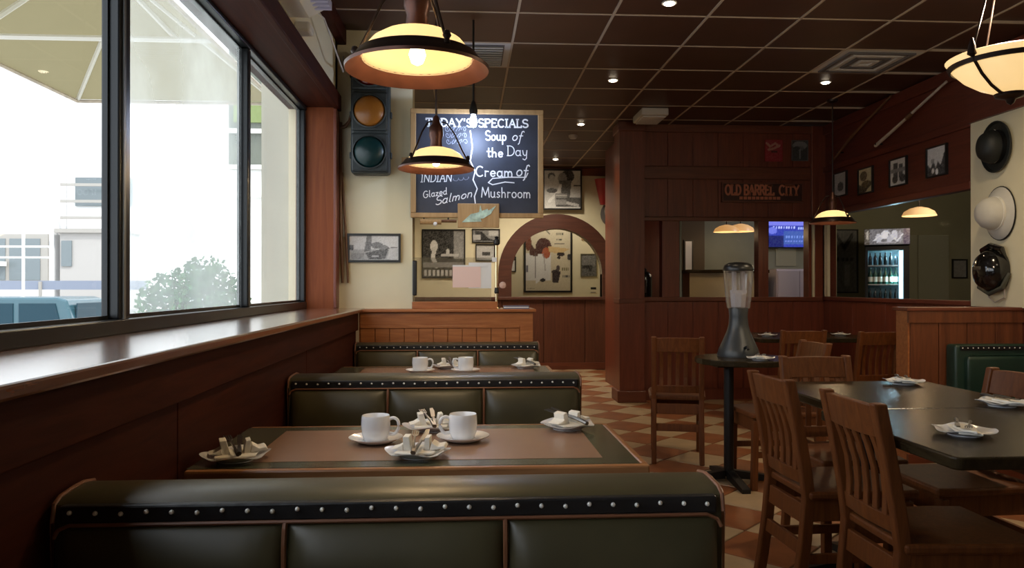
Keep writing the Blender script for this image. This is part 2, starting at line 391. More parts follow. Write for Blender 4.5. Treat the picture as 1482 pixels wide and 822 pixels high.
# ------------------------------------------------------------------ stroke lettering
def arc(cx, cy, rx, ry, a0, a1, n=10):
    return [(cx + rx * math.cos(R(a0 + (a1 - a0) * i / n)), cy + ry * math.sin(R(a0 + (a1 - a0) * i / n))) for i in range(n + 1)]
G = {
 'T': (.6, [[(0, 1), (.6, 1)], [(.3, 1), (.3, 0)], [(.18, 0), (.42, 0)], [(0, 1), (0, .85)], [(.6, 1), (.6, .85)]]),
 'O': (.7, [arc(.35, .5, .35, .5, 0, 360, 16)]),
 'D': (.65, [[(.08, 0), (.08, 1)], [(0, 1), (.25, 1)] + arc(.25, .5, .4, .5, 90, -90, 10) + [(0, 0)]]),
 'A': (.7, [[(.02, 0), (.35, 1), (.68, 0)], [(.15, .35), (.55, .35)], [(-.05, 0), (.12, 0)], [(.58, 0), (.76, 0)]]),
 'Y': (.65, [[(0, 1), (.32, .5), (.64, 1)], [(.32, .5), (.32, 0)], [(.2, 0), (.44, 0)]]),
 "'": (.2, [[(.1, 1), (.06, .75)]]),
 'S': (.55, [arc(.28, .75, .26, .25, 30, 270, 10) + arc(.28, .25, .27, .25, 90, -150, 10)]),
 'P': (.6, [[(.08, 0), (.08, 1)], [(0, 1), (.3, 1)] + arc(.3, .75, .28, .25, 90, -90, 8) + [(.08, .5)], [(-.04, 0), (.2, 0)]]),
 'E': (.58, [[(.52, 1), (.06, 1), (.06, 0), (.55, 0)], [(.06, .52), (.4, .52)], [(.52, 1), (.52, .86)], [(.55, 0), (.55, .16)]]),
 'C': (.65, [arc(.36, .5, .34, .5, 50, 310, 14)]),
 'I': (.3, [[(.15, 0), (.15, 1)], [(.03, 1), (.27, 1)], [(.03, 0), (.27, 0)]]),
 'L': (.55, [[(.08, 1), (.08, 0), (.52, 0), (.52, .18)], [(-.02, 1), (.2, 1)]]),
 'N': (.7, [[(.05, 0), (.05, 1), (.62, 0), (.62, 1)]]),
 'M': (.85, [[(.02, 0), (.12, 1), (.42, .2), (.72, 1), (.82, 0)]]),
 'G': (.7, [arc(.36, .5, .34, .5, 50, 330, 14) + [(.66, .45), (.42, .45)]]),
 'B': (.6, [[(.06, 0), (.06, 1), (.3, 1)] + arc(.3, .76, .24, .24, 90, -90, 7) + [(.06, .52)], [(.3, .52)] + arc(.3, .26, .28, .26, 90, -90, 7) + [(.06, 0)]]),
 'R': (.62, [[(.06, 0), (.06, 1), (.3, 1)] + arc(.3, .75, .26, .25, 90, -90, 7) + [(.06, .5)], [(.3, .5), (.6, 0)]]),
 'o': (.5, [arc(.24, .27, .22, .27, 90, 450, 12)]),
 'u': (.5, [[(.04, .55), (.04, .2)] + arc(.22, .2, .18, .2, 180, 360, 6) + [(.4, .55), (.4, .1), (.48, 0)]]),
 'p': (.5, [[(.06, .55), (.06, -.42)], arc(.25, .27, .2, .27, 150, -150, 12)]),
 'f': (.36, [[(.4, .9), (.32, 1), (.2, .95), (.16, .7), (.14, -.3), (.06, -.4)], [(0, .5), (.34, .5)]]),
 't': (.36, [[(.16, .95), (.16, .1), (.24, 0), (.34, .06)], [(0, .6), (.34, .6)]]),
 'h': (.5, [[(.05, 1), (.05, 0)], [(.05, .3), (.15, .5), (.3, .52), (.4, .38), (.4, 0)]]),
 'e': (.48, [[(.05, .28), (.42, .3)] + arc(.24, .28, .2, .27, 10, 320, 12)]),
 'a': (.5, [arc(.22, .27, .2, .27, 50, 330, 12), [(.42, .55), (.42, .06), (.5, 0)]]),
 'y': (.48, [[(.03, .55), (.1, .15), (.22, .02), (.36, .12), (.42, .55)], [(.42, .55), (.38, -.25), (.22, -.42), (.05, -.32)]]),
 'r': (.36, [[(.05, .55), (.05, 0)], [(.05, .35), (.16, .52), (.32, .5)]]),
 'm': (.75, [[(.04, .55), (.04, 0)], [(.04, .35), (.16, .54), (.3, .5), (.34, .3), (.34, 0)], [(.34, .35), (.46, .54), (.6, .5), (.66, .3), (.66, 0)]]),
 'n': (.48, [[(.04, .55), (.04, 0)], [(.04, .35), (.16, .54), (.32, .5), (.4, .3), (.4, 0)]]),
 's': (.4, [[(.34, .48), (.2, .55), (.08, .45), (.14, .3), (.3, .22), (.32, .08), (.18, 0), (.04, .06)]]),
 'l': (.24, [[(.08, 1), (.08, .08), (.2, 0)]]),
 'z': (.42, [[(.04, .5), (.36, .5), (.05, .02), (.4, .02)]]),
 'd': (.5, [arc(.22, .27, .2, .27, 50, 330, 12), [(.42, 1), (.42, .05), (.5, 0)]]),
}
def write(mb, text, x, z, size, w, slope=0.0, shear=0.0, track=0.12, wid=1.0, fit=None, y=0.0):
    tot = sum((G[c][0] + track) if c in G else .4 for c in text)
    if fit: wid = fit / (tot * size)
    cx = 0
    for c in text:
        if c in G:
            for pl in G[c][1]:
                mb.strip([(x + (cx + u + shear * v) * size * wid, z + (v * size) + slope * (cx + u) * size * wid) for u, v in pl], w, y)
            cx += G[c][0] + track
        else: cx += .4
    return mb

# ================================================================== THE SETTING
# floor: diamond-laid tiles
CEIL = 2.9
fl = struct('floor', 'terracotta and cream floor tiles laid as diamonds', 'floor', B(-1.1, 7.7, -2.7, 12.7, -0.12, -0.006), flat('grout_bed', (0.20, 0.11, 0.06), 0.6, noise=0.2, nscale=3))
TS = 0.36; tg = 0.004
tm = []
for mt in ('ctile', 'terra'):
    h = TS / 2 - tg
    tm.append(B(-h, h, -h, h, -0.006, 0.0).mesh('floor_tile', M[mt], bevel=0.003, bsegs=1))
cnt = 0
c45 = math.sqrt(.5)
cand = []
for i in range(-30, 40):
    for j in range(-30, 40):
        u, v = i * TS, j * TS
        x, y = (u - v) * c45 + 0.6, (u + v) * c45 + 0.1
        lim = 3.9 if y > 1.7 else 0
        if 0.35 < x < min(lim, 0.75 * y + 0.2) and 1.7 < y < 10.9 and not (x > 1.95 and y > 8.0): cand.append((y, x, (i + j) % 2, i, j))
cand.sort()
for y, x, k, i, j in cand[:299]:
    o = link('floor_tile', tm[(i % 2 + j) % 2], fl, (x, y, 0)); o.rotation_euler = (0, 0, R(45))
# ceiling: dark panels on a pale grid
ce = struct('ceiling', 'dark brown panel ceiling on a thin pale grid', 'ceiling', B(-1.12, 7.7, -2.7, 12.7, CEIL + 0.012, CEIL + 0.25), M['ceil_tile'])
GX = [0.915 + .6 * k for k in range(-3, 6)]; GY = [5.30 + .59 * k for k in range(-9, 13)]
pm = B(-.292, .292, -.287, .287, 0, 0.012).mesh('ceiling_panel', M['ceil_tile'], bevel=0.003, bsegs=1)
for x in GX[:-1]:
    for y in GY[:-1]:
        if x + .6 > 3.9 or (abs(x - 2.715) < .01 and abs(y - 5.30) < .01) or (abs(x + .285) < .01 and abs(y - 5.3) < .01): continue
        if y < 1.5: continue
        link('ceiling_panel', pm, ce, (x + .3, y + .295, CEIL))
for x in GX: B(x - .008, x + .008, -1, 10.9, CEIL - .004, CEIL + .012).obj('grid_bar', M['tbar'], ce)
for y in GY: B(-.86, 3.8, y - .008, y + .008, CEIL - .003, CEIL + .012).obj('grid_bar', M['tbar'], ce)
# left wall
b = B(-1.16, -.74, -2.7, 5.1, 0, 1.0); b.box(-1.16, -.86, -2.7, 5.1, 2.40, CEIL + .02); b.box(-1.16, -.86, 5.02, 12.6, 0, CEIL + .02); b.box(-1.16, -.86, -2.7, -1.3, 1.0, 2.4)
wl_ = struct('wall_left', 'cream painted window wall above a dark timber dado', 'wall', b, M['cream'])
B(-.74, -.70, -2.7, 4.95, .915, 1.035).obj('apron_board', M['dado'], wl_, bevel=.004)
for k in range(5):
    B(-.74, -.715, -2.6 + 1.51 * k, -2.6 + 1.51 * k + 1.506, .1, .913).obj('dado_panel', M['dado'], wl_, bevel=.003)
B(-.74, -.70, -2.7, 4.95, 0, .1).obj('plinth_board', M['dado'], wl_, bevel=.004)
B(-1.10, -.672, -1.4, 5.06, 1.03, 1.056).obj('sill_board', M['sill'], wl_, bevel=.006)
B(-1.16, -.86, -1.4, 5.02, 2.352, 2.40).obj('head_lining', M['dado'], wl_)
B(-.86, -.825, -1.4, 5.05, 2.345, 2.45).obj('head_casing', M['dado'], wl_, bevel=.006)
B(-1.10, -.86, 4.96, 5.02, 1.056, 2.352).obj('jamb_board', M['jamb'], wl_)
B(-.86, -.84, 4.955, 5.055, 1.056, 2.345).obj('jamb_casing', M['mahog'], wl_, bevel=.004)
B(-.86, -.80, -2.7, 5.1, 2.80, CEIL).obj('crown_board', M['dado'], wl_, bevel=.006)
# window
wi = tag(bpy.data.objects.new('window_1', None), 'long black aluminium window of tall panes onto the street', 'window', kind='structure'); C.objects.link(wi)
B(-1.10, -1.03, -1.3, 4.96, 1.056, 1.10).obj('bottom_rail', M['alu'], wi, bevel=.004)
B(-1.10, -1.03, -1.3, 4.96, 2.33, 2.352).obj('top_rail', M['alu'], wi, bevel=.004)
MUL = [-1.27, 1.06, 2.37, 3.69, 4.945]
for k, y in enumerate(MUL):
    hw = .038 if k == 2 else .022
    B(-1.09, -1.035, y - hw, y + hw, 1.10, 2.33).obj('mullion', M['alu'], wi, bevel=.006)
    if k == 2: B(-1.05, -1.030, y - .020, y - .006, 1.10, 2.33).obj('gasket', M['alu_g'], wi)
for k, mt in enumerate(('pane_clear', 'pane_clear', 'pane_haze', 'pane_mid')):
    y0, y1 = MUL[k], MUL[k + 1]
    MB().add([(-1.07, y0, 1.08), (-1.07, y1, 1.08), (-1.07, y1, 2.34), (-1.07, y0, 2.34)], [(0, 1, 2, 3)]).obj('pane', M[mt], wi)
    s = MB(); g = .04 if k in (1, 2) else .024
    s.box(-1.074, -1.066, y0 + g, y1 - g, 1.10, 1.112).box(-1.074, -1.066, y0 + g, y1 - g, 2.322, 2.33).box(-1.074, -1.066, y0 + g, y0 + g + .008, 1.112, 2.322).box(-1.074, -1.066, y1 - g - .008, y1 - g, 1.112, 2.322)
    s.obj('sash', M['alu'], wi)
# pier with signal
struct('wall_pier', 'narrow cream pier between window and serving opening', 'wall', B(-.86, -.364, 5.1, 5.32, 1.05, CEIL + .02), M['cream'])
# oak half partition
pt = struct('wall_partition', 'oak half wall with beaded boards behind the last booth', 'wall', B(-.70, .43, 4.98, 5.32, 0, 1.03), M['oak'])
B(-.86, .45, 4.94, 5.34, 1.03, 1.05).obj('cap_board', M['oak'], pt, bevel=.005)
B(-.69, .43, 4.965, 4.98, .945, 1.03).obj('top_rail', M['oak'], pt)
B(.345, .43, 4.962, 4.98, 0, .945).obj('end_stile', M['oak'], pt)
B(-.69, .345, 4.962, 4.98, .925, .945).obj('bead_moulding', M['oak'], pt, bevel=.004)
nb = 11
for k in range(nb):
    w = (1.035) / nb; x = -.69 + k * w
    B(x + .002, x + w - .002, 4.968, 4.98, .55, .925).obj('board', M['oak'], pt, bevel=.003)
B(-.36, .20, 5.0, 5.06, 1.05, 1.098).obj('screen_foot', M['oak'], pt, bevel=.004)
# arch wall
YA = 10.9
ar = MB(); acx, acz, ri = 1.29, 1.37, .656
ar.box(-.86, acx - ri, YA, YA + .14, 1.04, CEIL + .02); ar.box(acx + ri, 2.6, YA, YA + .14, 1.04, CEIL + .02)
N = 28; P1 = arc(acx, acz, ri, ri, 180, 0, N)
for (x0, z0), (x1, z1) in zip(P1, P1[1:]):
    ar.prism([(x0, z0), (x1, z1), (x1, CEIL + .02), (x0, CEIL + .02)], YA, YA + .14)
aw = struct('wall_back', 'cream back wall with an arched opening', 'wall', ar, M['cream'])
t = MB(); ro = .845
oi = [(acx - ri, 1.04)] + arc(acx, acz, ri, ri, 180, 0, N) + [(acx + ri, 1.04)]
oo = [(acx - ro, 1.04)] + arc(acx, acz, ro, ro + .02, 180, 0, N) + [(acx + ro, 1.04)]
for i in range(len(oi) - 1):
    t.prism([oi[i], oi[i + 1], oo[i + 1], oo[i]], YA - .05, YA + .16)
t.obj('arch_surround', M['arch'], aw)
B(-.86, 2.6, YA - .05, YA, 2.79, CEIL).obj('crown_board', M['mahog_x'], aw, bevel=.006)
da = struct('wall_back_dado', 'dark red timber dado under the arch', 'wall', B(-.86, 2.6, YA, YA + .14, 0, 1.02), M['mahog_x'])
B(-.86, 2.6, YA - .06, YA + .18, 1.0, 1.045).obj('cap_rail', M['arch'], da, bevel=.006)
for k in range(4): B(-.1 + .6 * k, -.1 + .6 * k + .594, YA - .02, YA, .1, 1.0).obj('dado_panel', M['mahog_b'], da, bevel=.004)
B(-.86, 2.6, YA - .035, YA, 0, .1).obj('plinth_board', M['mahog_x'], da, bevel=.004)
struct('wall_beyond', 'cream wall seen through the arch', 'wall', B(-.9, 3.2, 12.5, 12.65, 0, CEIL + .02), M['cream'])
struct('wall_beyond_side', 'short cream side wall beyond the arch', 'wall', B(2.6, 2.75, 9.5, 12.5, 0, CEIL + .02), M['cream'])
# column and timber partition
YP = 7.9
co = struct('wall_column', 'square dark timber column beside the aisle', 'column', B(1.57, 1.83, 7.76, 8.05, 0, CEIL), M['mahog'])
B(1.545, 1.845, 7.735, 8.07, 0, .12).obj('plinth', M['mahog_x'], co, bevel=.008)
B(1.555, 1.84, 7.745, 8.06, 2.80, CEIL).obj('capital', M['mahog_x'], co, bevel=.008)
B(1.565, 1.835, 7.755, 8.06, 1.02, 1.07).obj('neck_band', M['mahog_x'], co, bevel=.006)
struct('wall_aisle', 'timber side wall running back from the column', 'wall', B(1.74, 1.84, 8.05, 9.5, 0, CEIL), M['mahog'])
pa = struct('wall_front_partition', 'dark timber partition with glazed openings and panelled header', 'wall',
            B(1.83, 3.82, YP, YP + .12, 0, 1.06).box(1.83, 3.82, YP, YP + .12, 1.90, CEIL), M['mahog'])
for x0, x1 in ((1.835, 1.855), (2.05, 2.235), (3.085, 3.195), (3.63, 3.665), (3.70, 3.79)):
    B(x0, x1, YP - .005, YP + .12, 1.06, 1.90).obj('post', M['mahog'], pa, bevel=.004)
for x in (3.672, 3.80): B(x, x + .022, YP - .012, YP + .02, 1.06, 1.90).obj('pale_strip', M['cream'], pa)  # thin pale strips beside the corner post
B(2.24, 2.262, YP + .005, YP + .02, 1.06, 1.90).obj('pale_strip', M['grey_wall'], pa)
B(1.83, 3.80, YP - .03, YP, 1.04, 1.085).obj('ledge', M['mahog_x'], pa, bevel=.005)
B(1.83, 3.80, YP - .025, YP, 1.885, 1.925).obj('head_rail', M['mahog_x'], pa, bevel=.005)
B(1.83, 3.80, YP - .022, YP, 2.33, 2.46).obj('mid_rail', M['mahog_x'], pa, bevel=.005)
B(1.83, 3.80, YP - .03, YP, 2.82, CEIL).obj('crown_board', M['mahog_x'], pa, bevel=.005)
for k in range(7):
    x = 1.84 + .27 * k
    B(x, x + .266, YP - .012, YP, 2.465, 2.82).obj('header_panel', M['mahog'], pa, bevel=.003)
    B(x, x + .266, YP - .012, YP, 1.93, 2.325).obj('header_panel', M['mahog'], pa, bevel=.003)
    B(x, x + .266, YP - .012, YP, .12, 1.035).obj('dado_panel', M['mahog'], pa, bevel=.003)
B(3.65, 3.82, YP - .04, YP, 1.9, CEIL).obj('corner_post', M['mahog'], pa, bevel=.006)
for x0, x1 in ((1.855, 2.05), (2.235, 3.085), (3.195, 3.63)):
    MB().add([(x0, YP + .06, 1.06), (x1, YP + .06, 1.06), (x1, YP + .06, 1.9), (x0, YP + .06, 1.9)], [(0, 1, 2, 3)]).obj('pane', M['inner_glass'], pa)
# right wall with long glazed opening, hat panel
XR = 3.8
rw = struct('wall_right', 'dark red timber side wall above and below a long glazed opening', 'wall',
            B(XR, XR + .12, 5.5, 8.02, 0, 1.07).box(XR, XR + .12, 5.5, 8.02, 1.945, CEIL).box(XR, XR + .12, 7.87, 8.02, 1.07, 1.945), M['mahog_h'])
B(XR - .03, XR, 5.5, 7.87, 1.05, 1.09).obj('ledge', M['mahog_h'], rw, bevel=.005)
B(XR - .03, XR, 5.5, 7.87, 1.93, 1.99).obj('head_rail', M['mahog_h'], rw, bevel=.006)
B(XR - .012, XR, 5.5, 7.87, 1.952, 1.962).obj('bright_bead', M['brass'], rw)
B(XR - .03, XR, 5.5, 7.87, 2.40, 2.46).obj('picture_rail', M['mahog_h'], rw, bevel=.006)
B(XR - .03, XR, 5.5, 7.87, 2.80, CEIL).obj('crown_board', M['mahog_h'], rw, bevel=.006)
for k in range(4): B(XR - .015, XR, 5.5 + .59 * k, 5.5 + .59 * k + .586, .1, 1.05).obj('dado_panel', M['mahog'], rw, bevel=.003)
B(XR - .01, XR + .02, 7.80, 7.87, 1.09, 1.93).obj('jamb', M['cream'], rw)
MB().add([(XR + .06, 5.5, 1.07), (XR + .06, 7.87, 1.07), (XR + .06, 7.87, 1.945), (XR + .06, 5.5, 1.945)], [(0, 1, 2, 3)]).obj('pane', M['inner_glass'], rw)
hw_ = struct('wall_hats', 'cream wall panel where the three hats hang', 'wall', B(XR - .02, XR + .12, -2.7, 5.5, 1.05, 2.42), M['cream'])
hb = struct('wall_hats_beam', 'dark timber beam over the cream hat panel', 'wall', B(XR - .05, XR + .12, -2.7, 5.5, 2.42, CEIL).box(XR, XR + .12, -2.7, 5.5, 0, 1.05), M['mahog_h'])
hf = struct('wall_half_right', 'timber half wall of boards behind the green bench', 'wall', B(2.99, XR, 5.0, 5.14, 0, 1.03), M['oak'])
for k in range(4):
    x = 3.0 + .2 * k
    B(x + .002, x + .197, 4.985, 5.0, .06, .95).obj('board', wood('board_mahogany', (0.10, 0.03, 0.012), (0.19, 0.06, 0.022), 0.4, (7, 7, .5)) if k == 0 else hf.children[0].data.materials[0], hf, bevel=.003)
B(2.97, XR, 4.97, 5.16, 1.03, 1.055).obj('cap_board', M['mahog_x'], hf, bevel=.005)
B(2.985, XR, 4.978, 5.0, .95, 1.03).obj('top_rail', hf.children[0].data.materials[0], hf)
B(2.98, XR, 4.975, 5.0, 0, .06).obj('plinth_board', M['mahog_x'], hf)
# unseen enclosing walls
struct('wall_rear', 'cream rear wall behind the viewer', 'wall', B(-1.16, XR + .12, -2.82, -2.7, 0, CEIL + .02), M['cream'])
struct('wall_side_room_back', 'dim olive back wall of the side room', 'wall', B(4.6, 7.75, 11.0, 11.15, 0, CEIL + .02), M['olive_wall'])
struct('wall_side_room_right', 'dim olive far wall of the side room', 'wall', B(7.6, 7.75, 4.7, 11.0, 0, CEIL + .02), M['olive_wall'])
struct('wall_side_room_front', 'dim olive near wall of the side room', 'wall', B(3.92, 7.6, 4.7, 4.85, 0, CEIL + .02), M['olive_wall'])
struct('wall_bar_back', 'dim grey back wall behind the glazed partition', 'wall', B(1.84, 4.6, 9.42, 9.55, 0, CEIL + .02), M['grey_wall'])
bk = bpy.data.objects['wall_bar_back']
B(1.86, 2.60, 9.39, 9.42, 0, CEIL).obj('timber_panel', M['mahog'], bk); B(2.60, 2.98, 9.395, 9.42, 0, CEIL).obj('brown_panel', flat('brown_wall', (.10, .075, .045), .6), bk)
struct('wall_bar_side', 'dim olive return wall beside the drinks cooler room', 'wall', B(4.6, 4.7, 9.42, 11.0, 0, CEIL + .02), M['olive_wall'])

# ================================================================== CEILING FITTINGS
def vent(label, x, y):
    t = thing('ceiling_vent', label, 'vent', (x, y, CEIL), 0)
    MB().box(-.292, .292, -.287, .287, -.002, .012).obj('face_plate', M['vent'], t)
    return t
v = vent('square four-way ceiling vent over the long dark table', 3.015, 5.595)
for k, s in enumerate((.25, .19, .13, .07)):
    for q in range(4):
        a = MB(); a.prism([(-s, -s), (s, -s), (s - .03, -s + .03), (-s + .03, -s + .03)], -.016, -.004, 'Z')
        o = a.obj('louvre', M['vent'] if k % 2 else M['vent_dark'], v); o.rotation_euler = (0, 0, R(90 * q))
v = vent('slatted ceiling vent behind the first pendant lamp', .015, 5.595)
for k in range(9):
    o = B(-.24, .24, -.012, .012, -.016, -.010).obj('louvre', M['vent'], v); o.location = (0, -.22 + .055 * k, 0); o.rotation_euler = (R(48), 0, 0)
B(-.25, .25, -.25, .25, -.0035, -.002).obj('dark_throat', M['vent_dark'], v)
t = thing('emergency_light', 'white emergency light box on the ceiling before the column', 'light', (1.79, 7.34, CEIL))
B(-.13, .13, -.2, .2, -.07, 0).obj('housing', M['vent'], t, bevel=.012); B(-.11, .11, -.17, .17, -.085, -.07).obj('lens', flat('opal_plastic', (.6, .6, .62), .3), t, bevel=.008)
DL = [(1.21, 4.49, 'nearest of the row of ceiling downlights over the aisle'), (1.20, 6.2, 'second ceiling downlight along the aisle row'), (1.19, 7.9, 'third ceiling downlight along the aisle row'),
      (1.18, 10.1, 'farthest ceiling downlight, before the arch wall'), (2.98, 6.16, 'lone ceiling downlight right of the square vent'),
      (.02, 9.4, 'added unseen ceiling downlight behind the chalkboard, left of two by the back wall'), (.55, 9.7, 'added unseen ceiling downlight behind the chalkboard, right of two by the back wall'),  # added behind the board to brighten the back wall
      (2.98, 4.15, 'added out-of-view ceiling downlight before the hat wall, above the joined tables'), (2.98, 2.2, 'added out-of-view ceiling downlight nearest the viewer on the right side')]  # both added out of view to brighten the hat wall
for x, y, lab in DL:
    t = thing('ceiling_downlight', lab, 'light', (x, y, CEIL), 0, 'recessed ceiling downlights')
    m = MB(); m.cap0 = m.cap1 = False; m.lathe([(.045, 0), (.045, -.006), (.034, -.006), (.03, 0)], 20).obj('trim_ring', M['vent'], t)
    MB().lathe([(.034, -.004), (.03, -.012), (.015, -.016), (0, -.017)], 16).obj('lamp_face', M['down'], t, smooth=True)
    d = bpy.data.lights.new('downlight_beam', 'SPOT'); d.energy = 70 if y > 8 else (22 if y > 7 else (64 if y < 4.3 and x > 2 else 12)); d.color = (1, .86, .66) if y > 8 else (1, .78, .5); d.spot_size = R(150 if y > 8 or (y < 4.3 and x > 2) else 105); d.spot_blend = .8; d.shadow_soft_size = .03
    o = bpy.data.objects.new('downlight_beam', d); C.objects.link(o); o.parent = t; o.location = (0, 0, -.03)
t = thing('smoke_detector', 'small white smoke detector between the aisle downlights', 'detector', (1.19, 8.5, CEIL))
MB().lathe([(.05, 0), (.05, -.02), (.035, -.04), (.0, -.045)], 18).obj('body', M['vent'], t, smooth=True)

# ================================================================== PENDANT LAMPS
def pendant(label, loc, e=9.0, rot=0.0):
    t = thing('pendant_lamp', label, 'lamp', loc, rot, 'bronze brimmed pendant lamps')
    dm = MB(); dm.cap0 = dm.cap1 = False
    dm.lathe([(.158, .012), (.148, .040), (.126, .066), (.095, .085), (.055, .097), (.03, .100)], 36).obj('glass_shade', M['glow'], t, smooth=True)
    di = MB(); di.cap0 = di.cap1 = False
    di.lathe([(.154, .012), (.144, .037), (.122, .061), (.092, .079), (.053, .091), (.0, .094)], 36).obj('shade_lining', M['glow_in'], t, smooth=True)
    br = MB(); br.cap0 = br.cap1 = False
    br.lathe([(.152, .016), (.158, .022), (.175, .008), (.199, -.012), (.203, -.008), (.201, -.017), (.174, .0), (.157, .012), (.152, .016)], 48).obj('brim', M['bronze'], t, smooth=True)
    rg = MB(); rg.cap0 = rg.cap1 = False
    rg.lathe([(.159, .02), (.166, .030), (.178, .014), (.198, -.004), (.2, -.008), (.176, .008), (.159, .02)], 48).obj('rim_band', M['bronze_d'], t, smooth=True)
    MB().lathe([(.034, .096), (.030, .14), (.038, .165), (.036, .21), (.022, .225), (.016, .26), (.008, .27)], 20).obj('socket_cup', M['bronze'], t, smooth=True)
    MB().tube([(0, 0, .27), (0, 0, CEIL - loc[2])], .006, 8).obj('stem', M['bronze_d'], t)
    MB().lathe([(.05, CEIL - loc[2]), (.048, CEIL - loc[2] - .018), (.02, CEIL - loc[2] - .03)], 20).obj('canopy_cup', M['bronze_d'], t, smooth=True)
    for k in range(3):
        a = R(20 + 120 * k); c, s = math.cos(a), math.sin(a)
        o = MB().tube([(.03 * c, .03 * s, .235), (.06 * c, .06 * s, .225), (.10 * c, .10 * s, .17), (.14 * c, .14 * s, .085), (.172 * c, .172 * s, .022)], .0045, 6).obj('arm', M['bronze_d'], t)
        MB().lathe([(.0, -.004), (.010, 0), (.007, .012), (.012, .02), (.008, .032), (.0, .036)], 10, (.174 * c, .174 * s, .016)).obj('knob', M['bronze_d'], o, smooth=True)
    MB().lathe([(.0, -.002), (.016, .006), (.024, .028), (.018, .05), (.012, .07), (.012, .09)], 14).obj('bulb', M['bulb'], t, smooth=True)
    point('pendant_light', (0, 0, .0), e * 1.3, (1, .70, .38), .04, t)
    return t
pendant('large bronze pendant lamp over the nearest booth table', (-.14, 2.15, 1.822), 9, 40)
pendant('bronze pendant lamp over the second booth table, before the chalkboard', (-.164, 4.05, 1.835), 8, -35)
pendant('bronze pendant lamp in front of the timber partition corner', (3.33, 6.75, 1.79), 5, 30)
# lamp reflections in the glass, built as glowing pendants behind it
def reflected_lamp(label, loc, s=1.0, e=1.2):
    t = thing('reflected_pendant', label, 'lamp', loc, 0, 'lamp reflections built as amber pendants')
    m = MB(); m.cap0 = m.cap1 = False
    m.lathe([(.15 * s, 0), (.13 * s, .04 * s), (.08 * s, .07 * s), (.02 * s, .085 * s)], 28).obj('shade', M['glow_dim'], t, smooth=True)
    MB().tube([(0, 0, .08 * s), (0, 0, CEIL - loc[2])], .006, 6).obj('stem', M['bronze_d'], t)
    point('reflection_light', (0, 0, -.03), e, (1, .7, .4), .05, t)
reflected_lamp('left one of two lamp reflections built as amber pendants behind the partition glass', (3.02, 8.7, 1.83), 1, 1.2)
reflected_lamp('right one of two lamp reflections built as amber pendants behind the partition glass', (3.26, 8.9, 1.85), 1.1, 1.2)
reflected_lamp('lamp reflection in the side opening, built as an amber pendant above the cooler', (5.53, 9.0, 2.06), 1.3, 3.0)
# uplight bowl on rods
t = thing('bowl_pendant', 'alabaster bowl uplighter hung over the long dark table', 'lamp', (1.98, 2.66, 1.90))
m = MB(); m.cap0 = m.cap1 = False
m.lathe([(.0, 0), (.05, .006), (.10, .028), (.15, .062), (.185, .10), (.21, .135), (.204, .138), (.18, .108), (.145, .07), (.095, .036), (.0, .012)], 40).obj('glass_bowl', M['glow_bowl'], t, smooth=True)
m = MB(); m.cap0 = m.cap1 = False
m.lathe([(.190, .098), (.197, .098), (.204, .114), (.197, .114), (.190, .098)], 40).obj('rim_hoop', M['bronze_d'], t, smooth=True)
for k in range(3):
    a = R(200 + 120 * k); c, s = math.cos(a), math.sin(a)
    MB().tube([(.0, 0, -.006), (.055 * c, .055 * s, .002), (.105 * c, .105 * s, .024), (.155 * c, .155 * s, .06), (.192 * c, .192 * s, .10), (.212 * c, .212 * s, .14)], .006, 6).obj('strap', M['bronze_d'], t)
    o = MB().tube([(.208 * c, .208 * s, .125), (.03 * c, .03 * s, .62)], .0035, 6).obj('hanger_rod', M['bronze_d'], t)
    MB().lathe([(0, -.02), (.016, -.008), (.012, .02), (.004, .05)], 10, (.208 * c, .208 * s, .13)).obj('hook', M['bronze_d'], o, smooth=True)
MB().lathe([(.0, -.04), (.012, -.032), (.018, -.018), (.05, -.008), (.055, .002), (.0, .004)], 20).obj('finial', M['bronze_d'], t, smooth=True)
MB().lathe([(.035, .60), (.03, .63), (.01, .66)], 16).obj('hub', M['bronze_d'], t, smooth=True)
MB().tube([(0, 0, .65), (0, 0, 1.0)], .006, 6).obj('stem', M['bronze_d'], t)
MB().lathe([(.0, .03), (.02, .04), (.025, .07), (.012, .1), (.0, .11)], 14).obj('bulb', M['bulb'], t, smooth=True)
point('bowl_light', (0, 0, .30), 30, (1, .82, .58), .05, t)

# ================================================================== LEFT WALL FITTINGS
t = thing('air_conditioner', 'white split air conditioner high on the window wall', 'air conditioner', (-.858, 3.3, 2.492))
m = MB(); m.prism([(0, .0), (.10, .0), (.19, .05), (.215, .12), (.21, .26), (.19, .29), (0, .29)], -.42, .42, 'Y'); m.obj('casing', M['ac'], t, bevel=.012)
for k in range(2):
    o = B(.05 + .06 * k, .10 + .065 * k, -.38, .38, .0, .008).obj('louvre', M['ac_b'], t); o.location = (0.01, 0, -.012 + .03 * k); o.rotation_euler = (0, R(-22), 0)
for k in range(6): B(.13, .215, .34 - .05 * k, .36 - .05 * k, .02, .06).obj('fin', M['ac_b'], t)
B(.198, .217, .26, .33, .10, .16).obj('display', M['black'], t)
o = tag(B(-.86, -.78, 3.83, 3.93, 2.47, 2.52).obj('pipe_cover', M['ac'], bevel=.012), 'small white pipe cover under the air conditioner', 'cover')
tag(MB().tube([(-.80, 3.75, 2.60), (-.78, 4.2, 2.66), (-.76, 4.7, 2.52), (-.81, 5.02, 2.60), (-.82, 5.09, 2.72)], .005, 6).obj('power_cord', M['vent']), 'thin pale cord drooping from the air conditioner to the pier', 'cord')
